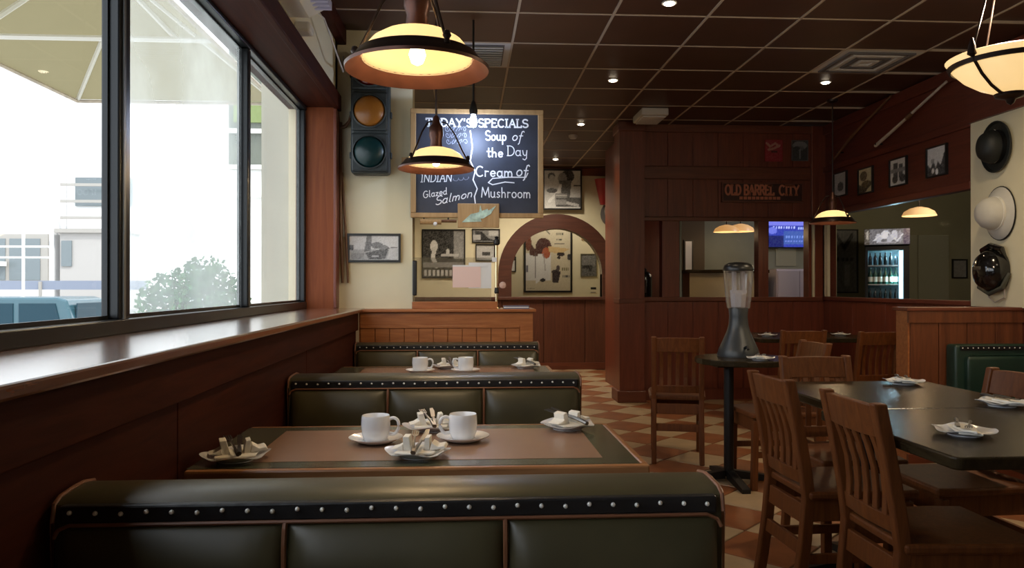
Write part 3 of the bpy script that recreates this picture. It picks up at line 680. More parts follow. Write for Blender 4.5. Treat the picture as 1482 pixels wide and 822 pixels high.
# wooden fork
t = thing('wooden_fork', 'old wooden hay fork leaning in the corner by the window', 'fork', (-.82, 5.075, 1.2))
MB().tube([(0, 0, 0.02), (-.012, 0, .4), (-.016, 0, 1.08)], [.010, .012, .013], 8).obj('shaft', M['pitch'], t)
MB().tube([(.035, .0, 0.02), (.02, 0, .35), (-.004, 0, .75)], [.008, .009, .007], 8).obj('brace', M['pitch'], t)
MB().tube([(-.03, 0, 1.14), (-.026, 0, 1.07), (-.01, -.005, 1.045), (.02, -.01, 1.055), (.045, -.012, 1.09), (.05, -.012, 1.135)], [.006, .010, .016, .014, .009, .005], 8).obj('prong', M['pitch'], t)
# traffic light
t = thing('traffic_light', 'old three-lens traffic signal fixed to the cream pier', 'traffic light', (-.63, 5.1, 1.93))
B(-.125, .125, -.13, 0, 0, .80).obj('housing', M['signal'], t, bevel=.022)
for k, (mt, nm) in enumerate((('lens_g', 'lens'), ('lens_a', 'lens'), ('lens_r', 'lens'))):
    z = .135 + .265 * k
    B(-.118, .118, -.15, -.13, z - .125, z + .125).obj('door', M['signal'], t, bevel=.012)
    m = MB(); m.cap0 = m.cap1 = False
    m.lathe([(.112, .148), (.112, .165), (.103, .168), (.1, .150)], 32, (0, 0, z), 'Y').obj('lens_ring', M['signal'], t, smooth=True)
    MB().lathe([(.1, .15), (.09, .168), (.06, .182), (.03, .188), (0, .19)], 32, (0, 0, z), 'Y').obj('lens', M[mt], t, smooth=True)
    for s in (-1, 1): B(s * .125 - .012, s * .125 + .012, -.09, -.05, z - .03, z + .01).obj('hinge', M['signal'], t, bevel=.004)
MB().tube([(-.05, -.02, .80), (-.06, -.02, .87), (.06, -.02, .88), (.08, -.02, .80)], .008, 6).obj('bracket', M['iron'], t)
# framed print under the signal
cv = Canvas(64, 34, .62, 3); cv.rect(0, 0, 1, .45, .42).rect(.55, .45, 1, 1, .68).poly([(.33, .3), (.8, .52), (.72, .08), (.4, .05)], .14).poly([(.3, .35), (.36, 1), (.46, 1), (.44, .4)], .2).ell(.56, .6, .12, .13, .22).ell(.68, .52, .1, .1, .25).rect(0, .42, .1, .62, .08).line([(.75, .45), (.85, .52), (.98, .5)], .012, .08).rect(.05, .05, .3, .3, .3).rect(.45, .15, .6, .2, .5).poly([(.75, .05), (.82, .5), (1, .45), (1, .03)], .6).grain(.09)
picture('framed_print', 'wide black-framed photograph of a boat below the traffic signal', 'picture', (-.617, 5.1, 1.453), 0, .352, .19, cv, .014)

# ================================================================== CHALKBOARD
t = thing('chalkboard', 'large blue-black specials chalkboard in a pale wood frame', 'chalkboard', (.067, 5.06, 2.012))
W, H = .44, .36
B(-W + .02, W - .02, -.012, 0, -H + .02, H - .02).obj('slate', M['chalkboard'], t)
B(-W, W, -.028, 0, H - .032, H).obj('frame_rail', M['frame_wood'], t, bevel=.004)
B(-W, W, -.028, 0, -H, -H + .032).obj('frame_rail', M['frame_wood'], t, bevel=.004)
for s in (-1, 1): B(s * (W - .018) - .018, s * (W - .018) + .018, -.028, 0, -H + .032, H - .032).obj('frame_stile', M['frame_wood'], t, bevel=.004)
B(-W - .06, W * .2, 0.0, .04, -.04, .04).obj('mounting_batten', M['frame_wood'], t)
px = lambda x, y: ((x - 690.0) * .00462, (239 - y) * .00462)
ch = MB(); YC = -.0135
x0, z0 = px(617, 186); write(ch, "TODAY'S", x0, z0, .052, .0095, fit=.31, y=YC)
x0, z0 = px(692, 186); write(ch, "SPECIALS", x0, z0, .052, .0095, fit=.335, y=YC)
ch.obj('title_lettering', M['chalk'], t)
def chalk_line(items, nm='menu_line'):
    m_ = MB()
    for (tx, x, y, size, w, kw) in items:
        x_, z_ = px(x, y); write(m_, tx, x_, z_, size, w, y=YC, **kw)
    return m_.obj(nm, M['chalk'], t)
chalk_line([("Soup", 702, 205, .062, .0085, dict(fit=.145))]); chalk_line([("of", 740, 205, .062, .006, dict(fit=.075, shear=.2))])
chalk_line([("the", 704, 229, .06, .0085, dict(fit=.115))]); chalk_line([("Day", 733, 227, .065, .006, dict(fit=.145))])
chalk_line([("Cream", 688, 257, .066, .0085, dict(fit=.255, slope=-.01))]); chalk_line([("of", 746, 256, .072, .008, dict(fit=.085, shear=.15))])
chalk_line([("Mushroom", 696, 287, .066, .0065, dict(fit=.335, slope=-.01))])
chalk_line([("INDIAN", 609, 266, .052, .0055, dict(fit=.21, slope=.03, shear=.1))])
chalk_line([("Glazed", 613, 289, .044, .005, dict(fit=.16, slope=.18))]); chalk_line([("Salmon", 630, 299, .058, .006, dict(fit=.25, slope=.24, shear=.2))])
m_ = MB().strip([px(x, y) for x, y in [(763, 252), (760, 258), (735, 258), (712, 260), (706, 266), (712, 269), (730, 265), (743, 266)]], .007, YC); m_.obj('underline', M['chalk'], t)
m_ = MB().strip([px(x, y) for x, y in [(680, 192), (683, 215), (680, 235), (687, 250), (684, 262), (690, 275), (686, 286), (688, 302)]], .008, YC); m_.obj('dividing_line', M['chalk'], t)
ch = MB()
for k in range(3):
    y = 190 + 9 * k
    for j in range(4):
        x_ = 645 + 8.2 * j + k
        ch.strip([px(x_ + 2.2 * (i / 5) + 2.4 * math.cos(i * .9 + j), y - .3 * j - 3.2 * math.sin(i * .9 + 2 * j)) for i in range(10 - (j + k) % 3)], .004, YC)
ch.strip([px(654 + 1.5 * i + 1.5 * math.cos(i * 1.3), 263 - .2 * i - 2.0 * math.sin(i * 1.3)) for i in range(18)], .004, YC)
ch.obj('rubbed_scribble', M['chalk_dim'], t)
# plaque with green motif, rod, screen, pink reflection, post
t = thing('wooden_plaque', 'small wooden plaque with a green and white bird hung on the chalkboard', 'plaque', (.075, 5.028, 1.665))
B(-.137, .137, -.012, 0, -.08, .08).obj('panel', M['frame_wood'], t, bevel=.004)
m = MB()
for pts in ([(-.11, -.045), (.02, -.04), (.0, .02), (-.05, .01)], [(-.02, -.02), (.115, .065), (.08, .01), (.03, -.02)], [(-.01, -.04), (.012, .07), (.03, .0)], [(-.06, -.0), (.06, .045), (.07, .02), (-.04, -.03)]):
    m.prism(pts, -.0135 - .0006 * len(m.f) / 6, -.012)
m.obj('bird_motif', flat('motif_green', (.42, .58, .50), .6, noise=.4, nscale=30), t)
MB().lathe([(0, -.0165), (.012, -.016), (.012, -.012)], 12, (.005, 0, 0)).obj('motif_eye', M['paper'], t)
t = thing('wooden_rod', 'short wooden rod with a pale tip under the chalkboard', 'rod', (-.19, 5.04, 1.625))
MB().tube([(-.12, 0, 0), (.0, 0, 0), (.02, 0, .0)], .018, 10).obj('roller', M['frame_wood'], t)
MB().tube([(.02, 0, .005), (.12, 0, .005)], .010, 8).obj('grip', M['pitch'], t)
MB().lathe([(0, .03), (.012, .026), (.014, .0)], 12, (-.02, -.0, -.015), 'Y').obj('pale_tip', M['paper'], t)
B(-.1, -.09, .0, .02, -.0, .04).obj('bracket', M['iron'], t); B(.06, .07, .0, .02, 0, .04).obj('bracket', M['iron'], t)
t = thing('glass_screen', 'low pale green glass screen standing on the oak partition', 'screen', (-.08, 5.03, 1.098))
B(-.275, .24, -.004, .004, 0, .29).obj('pane', M['screen'], t)
B(-.278, -.25, -.02, .02, .04, .27).obj('clamp', M['black'], t, bevel=.006)
t = thing('flat_sheet', 'pink outdoor reflection drawn as white-edged sheets on the glass screen', 'notice', (.03, 5.02, 1.27))  # reflection of outdoors on the glass, modelled as thin coloured sheets
B(-.125, .06, -.004, 0, -.08, .065).obj('reflection_sheet', M['pink'], t)
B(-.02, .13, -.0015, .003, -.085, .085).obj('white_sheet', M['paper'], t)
B(-.125, .1, -.0045, 0, .058, .068).obj('top_strip', M['paper'], t)
t = thing('brass_post', 'slim brass post at the end of the glass screen', 'post', (.195, 5.03, 1.05))
MB().tube([(0, 0, 0), (0, 0, .42)], .009, 10).obj('rod', M['brass'], t)
MB().lathe([(.022, 0), (.02, .012), (.009, .02)], 16).obj('foot', M['brass'], t, smooth=True)
MB().lathe([(.012, .42), (.022, .43), (.02, .455), (.01, .462), (.014, .475), (0, .482)], 14).obj('finial', M['iron'], t, smooth=True)
MB().lathe([(.012, .10), (.016, .11), (.012, .14)], 12).obj('collar', M['iron'], t)
B(-.03, 0, -.01, .01, .31, .34).obj('clip', M['paper'], t)
MB().lathe([(0, .03), (.02, .026), (.024, .01), (.01, 0)], 14, (.04, 0, .155), 'Y').obj('dial', flat('pinkish_knob', (.6, .4, .33), .4), t, smooth=True)
MB().tube([(0, 0, .155), (.04, 0, .155)], .005, 6).obj('dial_stalk', M['brass'], t)
t = thing('menu_folder', 'flat blue menu folder lying on the oak partition end', 'menu', (.325, 5.06, 1.05))
B(-.085, .085, -.06, .06, 0, .006).obj('cover', M['blue_book'], t); B(-.083, .08, -.058, .058, .006, .014).obj('pages', M['paper'], t); B(-.085, .085, -.06, .06, .014, .02).obj('cover', M['blue_book'], t)
# spot on a cable
t = thing('cable_spot', 'bare cool bulb on a black cable before the chalkboard', 'lamp', (.04, 4.86, 2.30))
MB().tube([(0, 0, .07), (0, 0, CEIL - 2.30)], .007, 6).obj('cable', M['black'], t)
MB().lathe([(.024, -.005), (.027, .02), (.02, .05), (.013, .075), (.007, .085)], 16).obj('socket', M['black'], t, smooth=True)
MB().lathe([(.012, 0), (.02, -.03), (.025, -.055), (.018, -.08), (0, -.088)], 14).obj('bulb', M['led'], t, smooth=True)
point('cool_light', (0, .02, -.13), 8.5, (.62, .74, 1.0), .03, t)

# ================================================================== PICTURES ON THE BACK WALLS
def bw(w, h, seed, ops, base=.3, g=.08):
    cv = Canvas(w, h, base, seed); ops(cv); return cv.grain(g)
YB = YA
picture('framed_photograph', 'tall dark photograph of a performer behind the glass screen', 'picture', (-.335, YB, 1.66), 0, .62, .70,
        bw(50, 56, 1, lambda c: (c.rect(0, 0, 1, 1, .05), c.rect(.75, .4, 1, 1, .3), c.ell(.27, .66, .09, .12, .7), c.line([(.27, .6), (.25, .4), (.33, .25)], .05, .6), c.rect(.45, .45, .85, .5, .5), c.ell(.6, .55, .05, .06, .6), c.rect(0, .22, 1, .32, .28), c.bars(.05, .95, .03, .16, 9, .6, .55))), .018)
picture('framed_photograph', 'wide photograph of a bridge above a smaller one, left of the arch', 'picture', (.27, YB, 1.92), 0, .40, .20,
        bw(40, 22, 2, lambda c: (c.rect(0, 0, 1, 1, .25), c.poly([(.1, .9), (.35, .8), (.6, .3), (.9, .1), (.1, .1)], .04), c.rect(.6, .5, .95, .9, .5), c.rect(0, .2, .3, .6, .5))), .014)
picture('framed_photograph', 'small photograph under the bridge picture, left of the arch', 'picture', (.26, YB, 1.68), 0, .28, .24,
        bw(30, 26, 4, lambda c: (c.rect(0, 0, 1, 1, .45), c.rect(.35, .3, .75, .55, .05), c.rect(0, 0, 1, .15, .3))), .014)
picture('framed_photograph', 'square photograph of crowded figures above the arch', 'picture', (1.365, YB - .051, 2.585), 0, .56, .58,
        bw(56, 58, 5, lambda c: (c.rect(0, 0, 1, 1, .6), c.ell(.2, .85, .1, .09, .1), c.ell(.22, .78, .08, .1, .5), c.ell(.65, .85, .17, .17, .06), c.ell(.5, .78, .12, .16, .3), c.poly([(.4, .75), (.75, .75), (.7, .3), (.5, .3)], .15),
              c.ell(.25, .53, .17, .12, .55), c.ell(.22, .47, .15, .06, .12), c.line([(.15, .2), (.4, .45), (.45, .6)], .04, .8), c.rect(.3, .1, .62, .4, .28), c.rect(.33, .33, .62, .36, .6), c.rect(.33, .24, .6, .27, .1), c.rect(.6, .05, 1, .3, .12), c.poly([(.6, .2), (.95, .12), (.95, .05), (.6, .12)], .5), c.rect(.8, .4, 1, .55, .55), c.rect(.33, .05, .6, .1, .1), c.rect(.8, .58, 1, .62, .1))), .02)
pc = Canvas(66, 90, (.58, .52, .38), 6)
pc.rect(0, 0, 1, 1, (.56, .50, .37)).rect(.0, .16, .56, .56, (.66, .66, .66)).poly([(.08, .75), (.2, .62), (.5, .72), (.56, .6), (.5, .5), (.1, .52)], (.075, .03, .022)).ell(.40, .66, .17, .12, (.07, .03, .025)).ell(.06, .72, .07, .13, (.15, .05, .03)).ell(.46, .56, .09, .08, (.36, .10, .05)).poly([(.5, .66), (.98, .62), (.75, .54), (.52, .58)], (.55, .40, .20)).line([(.22, .55), (.22, .2)], .012, (.08, .07, .07)).line([(.4, .55), (.44, .3)], .008, (.3, .28, .28)).poly([(.22, .1), (.28, .55), (.38, .55), (.42, .2)], (.68, .68, .68))
pc.ell(.38, .16, .06, .025, (.03, .03, .03)).ell(.78, .54, .09, .03, (.04, .03, .03)).ell(.74, .49, .04, .02, (.04, .03, .03)).ell(.97, .5, .05, .05, (.05, .05, .05)).poly([(.58, .3), (.68, .32), (.78, .28), (.72, .12), (.6, .12)], (.05, .04, .04)).ell(.72, .34, .04, .04, (.1, .08, .08))
pc.bars(.32, .48, .925, .95, 6, (.07, .12, .04)).bars(.55, .78, .92, .955, 8, (.07, .12, .04)).bars(.68, .84, .82, .85, 5, (.06, .07, .06)).bars(.68, .82, .74, .77, 5, (.06, .07, .06)).rect(.63, .685, .87, .70, (.05, .05, .05)).bars(.82, .98, .2, .23, 5, (.1, .1, .1)).bars(.05, .2, .03, .05, 6, (.15, .14, .1)).line([(.45, .9), (.53, .84)], .012, (.05, .05, .04)).bars(.8, .98, .3, .34, 4, (.2, .18, .1)).rect(.02, .28, .06, .38, (.15, .15, .2)).grain(.035)
picture('framed_poster', 'large illustrated poster in a black frame seen through the arch', 'poster', (1.335, 12.5, 1.68), 0, .80, 1.17, pc, .03)
picture('framed_photograph', 'small dark framed photograph right of the poster', 'picture', (2.01, 12.5, 1.545), 0, .27, .38,
        bw(24, 34, 8, lambda c: (c.rect(0, 0, 1, 1, .12), c.rect(.1, .35, .75, .5, .03), c.rect(.1, .5, .9, .95, .18), c.rect(.5, .25, .7, .5, .03))), .012, flat('olive_frame', (.16, .14, .08), .5))
picture('framed_photograph', 'bright narrow framed print partly hidden by the arch left side', 'picture', (.735, 12.5, 1.56), 0, .14, .25,
        bw(14, 25, 9, lambda c: (c.rect(0, 0, 1, 1, .7), c.rect(0, .75, 1, 1, .1))), .015)
picture('framed_photograph', 'small sepia framed print high right under the arch', 'picture', (2.02, 12.5, 2.06), 0, .26, .2,
        bw(14, 12, 10, lambda c: c.rect(0, 0, 1, 1, .3)), .02, M['frame_wood'])
t = thing('wall_label', 'small white card with dark marks low on the wall beyond the arch', 'label', (2.09, 12.5, 1.135))
B(-.05, .05, -.006, 0, -.05, .06).obj('card', M['cream'], t); B(-.045, .045, -.008, -.006, .01, .045).obj('mark', M['black'], t); B(-.045, .04, -.008, -.006, -.045, -.035).obj('mark', M['vent_dark'], t)
t = thing('fire_bucket', 'red conical fire bucket on the wall above the arch', 'bucket', (1.945, YA - .13, 2.36))
MB().lathe([(0, 0), (.045, .002), (.125, .36), (.13, .365), (.12, .362), (.04, .02), (0, .018)], 24).obj('body', M['red'], t, smooth=True)
MB().tube([(0, .1, .33), (0, .13, .38)], .008, 6).obj('hook', M['iron'], t)
t = thing('grey_cap', 'shaggy grey hat hanging beside the red bucket', 'hat', (2.12, YA - .03, 2.28))
MB().lathe([(.16, 0), (.15, .03), (.12, .10), (.07, .13), (0, .14)], 20, (0, 0, 0), 'Y').obj('crown', flat('grey_fur', (.3, .29, .27), .9, noise=.4, nscale=20, bump=.5), t, smooth=True)
MB().lathe([(.2, -.005), (.2, .02), (.15, .03)], 20, (0, 0, -.04), 'Y').obj('brim', M['vent_dark'], t)
# partition signs
t = thing('carved_sign', 'dark timber sign with raised red lettering on the partition header', 'sign', (3.12, YP - .013, 2.19))
B(-.44, .44, -.02, 0, -.105, .105).obj('board', M['sign_back'], t)
m = MB(); m.box(-.44, .44, -.03, -.02, .09, .105).box(-.44, .44, -.03, -.02, -.105, -.09).box(-.44, -.425, -.03, -.02, -.09, .09).box(.425, .44, -.03, -.02, -.09, .09); m.obj('border', M['mahog_x'], t)
for wd_, x_, f_ in (('OLD', -.40, .17), ('BARREL', -.20, .33), ('CITY', .18, .22)):
    m = MB(); write(m, wd_, x_, -.025, .10, .020, fit=f_, y=-.026); m.obj('lettering', M['sign_red'], t)
m = MB()
for k in range(10): m.box(-.25 + .045 * k, -.215 + .045 * k, -.024, -.02, -.075, -.045)
m.obj('lower_line', M['sign_red'], t)
cv = bw(28, 34, 11, lambda c: (c.rect(0, 0, 1, 1, (.28, .03, .04)), c.line([(.1, .85), (.3, .7), (.6, .85), (.8, .7)], .05, (.45, .25, .18)), c.line([(.2, .55), (.5, .6), (.85, .75)], .05, (.45, .25, .18)), c.rect(.35, .4, .7, .5, (.06, .02, .02))), .3, .03)
picture('metal_sign', 'small red printed sign high on the partition header', 'sign', (3.245, YP - .013, 2.635), 0, .19, .23, cv, .006, M['red'], .014)
cv = bw(28, 34, 12, lambda c: (c.rect(0, 0, 1, 1, .05), c.ell(.5, .75, .45, .2, .2), c.ell(.5, .6, .25, .12, .12), c.rect(.45, .1, .55, .6, .22), c.ell(.3, .6, .2, .1, .04)), .3, .02)
picture('metal_sign', 'small black and grey tree sign beside the red one', 'sign', (3.53, YP - .013, 2.64), 0, .18, .22, cv, .006, M['vent_dark'], .014)

# ================================================================== RIGHT WALL PICTURES AND STICKS
def town(c): (c.rect(0, 0, 1, 1, .42), c.poly([(0, 0), (0, .45), (.2, .3), (.3, .55), (.45, .3), (.55, .5), (.7, .35), (.85, .7), (1, .85), (1, 0)], .05), c.ell(.5, .15, .08, .1, .6), c.ell(.3, .2, .06, .08, .5), c.rect(.2, .45, .35, .6, .2))
def two(c): (c.rect(0, 0, 1, 1, .38), c.rect(.2, .3, .45, .85, .05), c.rect(.52, .3, .75, .8, .05), c.ell(.3, .25, .18, .15, .04), c.ell(.75, .25, .18, .15, .04), c.rect(.05, .5, .95, .65, .15))
def sepia(c): (c.rect(0, 0, 1, 1, (.36, .33, .22)), c.ell(.35, .7, .25, .2, (.08, .06, .03)), c.ell(.55, .35, .35, .15, (.08, .06, .03)), c.poly([(0, 0), (0, .4), (.5, .2), (1, .5), (1, .35), (.4, 0)], (.05, .04, .02)))
def dim(c): (c.rect(0, 0, 1, 1, .28), c.ell(.5, .4, .25, .2, .05), c.rect(0, 0, 1, .15, .35))
for (y, z, fn, lab, sd) in ((5.93, 2.21, town, 'black and white street-crowd photo, nearest on the red timber wall', 21), (6.48, 2.205, two, 'photo of two dark figures, second along the red timber wall', 22), (7.03, 2.205, sepia, 'yellowed sepia photo, third along the red timber wall', 23), (7.52, 2.235, dim, 'dim grey photo behind the lamp, last along the red timber wall', 24)):
    picture('wall_photograph', lab, 'picture', (XR, y, z), -90, .27, .25, bw(30, 28, sd, lambda c, fn=fn: (fn(c), c.a.__imul__(1.7)), .3, .08), .012, group='photographs on the red timber wall')
t = thing('long_stick', 'pale long stick slung across the red timber wall', 'stick', (XR - .05, 6.3, 2.6))
MB().tube([(0, -.56, .203), (0, .2, -.03), (0, .48, -.11)], [.010, .014, .016], 8).obj('shaft', M['stick'], t)
MB().tube([(0, -.1, .062), (0, -.02, .036)], .019, 8).obj('binding', M['stick_d'], t)
MB().tube([(.048, .45, -.10), (-.02, .45, -.10)], .008, 6).obj('peg', M['iron'], t)
t = thing('long_stick', 'dark brown long stick higher on the red timber wall', 'stick', (XR - .05, 7.07, 2.68))
MB().tube([(0, -.55, .205), (0, .1, .0), (0, .57, -.21)], [.010, .013, .012], 8).obj('shaft', M['stick_d'], t)
MB().tube([(.048, .4, -.13), (-.02, .4, -.13)], .008, 6).obj('peg', M['iron'], t)

# ================================================================== HATS
def hat_loc(y, z): return (XR - .02, y, z)
def oval(me, sy, sz):
    for v in me.vertices: v.co.y *= sy; v.co.z *= sz
t = thing('bowler_hat', 'glossy black bowler hat, topmost of three on the cream wall', 'hat', hat_loc(5.19, 2.19), 0, 'hats on the cream wall')
def hatpart(nm, prof, mat, parent, sy=.85, sz=1.0, n=32):
    me = MB().lathe(prof, n, (0, 0, 0), 'X').mesh(nm, mat, True); oval(me, sy, sz); return link(nm, me, parent)
hatpart('brim', [(.0, .004), (.15, .0), (.178, .02), (.184, .036), (.178, .038), (.165, .022), (.12, .018)], M['felt'], t)
hatpart('crown', [(.12, .015), (.118, .05), (.112, .09), (.09, .125), (.05, .145), (0, .15)], M['felt'], t)
hatpart('band', [(.122, .02), (.123, .05), (.118, .052)], M['black_gloss'], t)
t = thing('pith_helmet', 'white cloth sun helmet, middle of three on the cream wall', 'hat', hat_loc(5.17, 1.715), 0, 'hats on the cream wall')
hatpart('brim', [(.0, .004), (.17, .0), (.185, .012), (.175, .024), (.13, .045), (.11, .05)], M['pith'], t, .82, 1.02)
hatpart('crown', [(.125, .04), (.122, .08), (.108, .125), (.075, .16), (.03, .172), (0, .173)], M['pith'], t, .85, .95)
hatpart('brim_edge', [(.184, .004), (.19, .008), (.187, .016), (.18, .014)], M['iron'], t, .82, 1.02)
hatpart('crown_band', [(.128, .045), (.129, .06), (.124, .062)], M['ac'], t, .85, .95)
t = thing('glossy_helmet', 'shiny black helmet with chin strap, lowest of three on the cream wall', 'hat', hat_loc(5.2, 1.31), 0, 'hats on the cream wall')
hatpart('shell', [(.16, .01), (.162, .04), (.15, .09), (.12, .13), (.07, .155), (0, .163)], M['black_gloss'], t, .82, .95)
m = MB(); m.prism([(-.155, -.03), (-.10, -.02), (-.02, .17), (-.07, .18), (-.13, .08)], -.10, .10, 'Y')
MB().tube([(-.02, -.11, .06), (-.05, -.10, .15), (-.06, -.0, .175), (-.05, .10, .15), (-.02, .11, .06)], [.012, .02, .024, .02, .012], 8).obj('peak', M['black_gloss'], t, smooth=True)
MB().tube([(-.02, -.13, -.02), (-.06, -.12, -.12), (-.07, 0, -.165), (-.06, .12, -.12), (-.02, .13, -.02)], .016, 8).obj('neck_flap', flat('olive_flap', (.055, .055, .04), .6), t, smooth=True)
MB().tube([(-.04, -.11, -.10), (-.03, -.10, -.19), (-.03, -.0, -.225), (-.03, .06, -.19), (-.03, .08, -.12)], .005, 6).obj('chin_strap', M['stick'], t)
B(-.165, -.15, -.035, .035, .005, .03).obj('badge', M['steel'], t, bevel=.004)

# ================================================================== BOOTHS
def cushion_mesh(x0, x1, y0, z0=.44, z1=.793):
    nu, nv = 15, 14; vs = []; fs = []
    for j in range(nv):
        q = (j / (nv - 1)) ** 1.8; z = z1 - (z1 - z0) * q
        for i in range(nu):
            u = -math.cos(math.pi * i / (nu - 1)); x = (x0 + x1) / 2 + u * (x1 - x0) / 2
            e = max(0, 1 - abs(u) ** 7) ** .5; tt = z1 - z; v = math.sqrt(max(0, min(1, tt / .075))) if tt < .075 else 1
            vs.append((x, y0 + .008 - (.036 * e * v + .05 * tt), z))
    for j in range(nv - 1):
        for i in range(nu - 1):
            k = j * nu + i; fs.append((k, k + 1, k + nu + 1, k + nu))
    m = MB().add(vs, fs)
    return m.mesh('back_cushion', M['leather'], True)
def booth(label, y0, y1, near=True, far=True, x0=-.70, x1=.455):
    t = thing('booth_bench', label, 'bench', (0, 0, 0), 0, 'leather booth benches')
    zt = .841
    # backrest core: rounded top section, extruded across
    prof = [(y0 + .012, .10), (y0 + .012, .80), (y0 + .016, .826), (y0 + .03, .836), (y0 + .08, .840), (y1 - .05, zt), (y1 - .015, zt - .006), (y1, zt - .026), (y1, .10)]
    MB().prism(prof, x0, x1, 'X').obj('backrest', M['leather'], t, smooth=True)
    # end piping
    for xx in (x0, x1):
        MB().tube([(xx, y0 + .004, .45), (xx, y0 + .004, .80), (xx, y0 + .010, .829), (xx, y0 + .03, .838), (xx, y0 + .08, .842), (xx, y1 - .05, zt + .001), (xx, y1 - .012, zt - .005), (xx, y1 + .002, zt - .03), (xx, y1 + .002, .45)], .0038, 8).obj('piping', M['piping'], t, smooth=True)
    # nail band
    B(x0 + .012, x1 - .012, y0 + .001, y0 + .02, .797, .828).obj('nail_band', M['leather_b'], t, bevel=.004)
    n = 27
    nm = MB().lathe([(.0043, 0), (.004, .0025), (.0026, .0048), (0, .0056)], 8, (0, 0, 0), 'Y').mesh('nail', M['nail'], True)
    for k in range(n):
        link('nail', nm, t, (x0 + .03 + (x1 - x0 - .06) * k / (n - 1), y0 + .001, .817 - .0015 * ((k * 7) % 3)))
    w = (x1 - x0 - .02) / 3
    MB().tube([(x0 + .006, y0 - .004, .775), (x0 + .012, y0 - .002, .788), (x0 + .03, y0 - .001, .796), (x1 - .03, y0 - .001, .796), (x1 - .012, y0 - .002, .788), (x1 - .006, y0 - .004, .775)], .0036, 6).obj('piping', M['piping'], t)
    for k in range(3):
        a = x0 + .01 + w * k
        me = cushion_mesh(a + .001, a + w - .001, y0)
        link('back_cushion', me, t)
        if k: MB().tube([(a, y0 - .020, .44), (a, y0 - .012, .70), (a, y0 - .010, .76), (a, y0 - .005, .785), (a, y0 + .001, .797)], .0045, 6).obj('piping', M['piping'], t)
    if near:
        for k in range(1):
            B(x0, x1, y0 - .46, y0 + .0, .36, .47).obj('seat', M['leather'], t, smooth=True, bevel=.03, bsegs=3)
            B(x0 + .02, x1 - .02, y0 - .42, y0 + .01, 0.0, .36).obj('seat_box', M['mahog_x'], t)
    if far:
        B(x0, x1, y1, y1 + .36, .36, .47).obj('seat', M['leather'], t, smooth=True, bevel=.03, bsegs=3)
        B(x0 + .02, x1 - .02, y1 - .01, y1 + .32, 0.0, .36).obj('seat_box', M['mahog_x'], t)
        for k in range(3):
            a = x0 + .01 + w * k
            B(a + .004, a + w - .004, y1 - .02, y1 + .025, .47, .80).obj('back_cushion', M['leather'], t, smooth=True, bevel=.02, bsegs=3)
    B(x0 + .01, x1 - .01, y0 + .02, y1 - .01, 0, .12).obj('base', M['mahog_x'], t)
    return t
booth('near olive leather booth bench with nail-studded top, closest to the viewer', 1.325, 1.485)
booth('olive leather booth bench between the two set booth tables', 3.02, 3.22)
booth('last leather booth bench, against the oak partition', 4.80, 4.955, True, False)
def booth_table(label, y0, y1, x0=-.69, x1=.44):
    t = thing('booth_table', label, 'table', (0, 0, 0), 0, 'laminate booth tables')
    zt = .75
    m = MB(); e = .022
    B(x0, x1, y0 + e, y1 - e, zt - .035, zt - .001).obj('tabletop', M['lam_green'], t)
    B(x0 + .13, x1 - .085, y0 + .085, y1 - .085, zt - .002, zt).obj('inlay', M['lam_brown'], t)
    m = MB(); m.box(x0, x1 + e, y0, y0 + e, zt - .036, zt - .001).box(x0, x1 + e, y1 - e, y1, zt - .036, zt - .001).box(x1, x1 + e, y0 + e, y1 - e, zt - .036, zt - .001)
    m.obj('edge_band', M['edge'], t, bevel=.006)
    cx, cy = (x0 + x1) / 2, (y0 + y1) / 2
    MB().tube([(cx, cy, .03), (cx, cy, zt - .036)], .035, 12).obj('pedestal', M['iron'], t)
    m = MB(); m.box(cx - .3, cx + .3, cy - .03, cy + .03, 0, .035); m.box(cx - .03, cx + .03, cy - .2, cy + .2, 0, .034); m.obj('foot', M['iron'], t)
    return t
booth_table('brown and green booth table nearest the viewer, set with two cups', 1.895, 2.485)
booth_table('second booth table, before the oak partition', 3.62, 4.30)

# right green bench
t = thing('green_bench', 'dark green leather bench against the right half wall', 'bench', (0, 0, 0))
B(3.24, 3.78, 4.87, 4.98, .10, .81).obj('backrest', M['leather_g'], t, smooth=True, bevel=.02, bsegs=3)
B(3.30, 3.78, 4.835, 4.875, .46, .74).obj('back_cushion', M['leather_g'], t, smooth=True, bevel=.03, bsegs=3)
B(3.24, 3.78, 4.45, 4.87, .30, .46).obj('seat', M['leather_g'], t, smooth=True, bevel=.03, bsegs=3)
B(3.26, 3.78, 4.5, 4.87, 0, .30).obj('seat_box', M['mahog_x'], t)
B(3.27, 3.77, 4.862, 4.872, .775, .80).obj('nail_band', M['leather_b'], t)
nm = MB().lathe([(.005, 0), (.004, .003), (0, .005)], 8, (0, 0, 0), 'Y').mesh('nail', M['nail'], True)
for k in range(14): link('nail', nm, t, (3.285 + .036 * k, 4.863, .788))

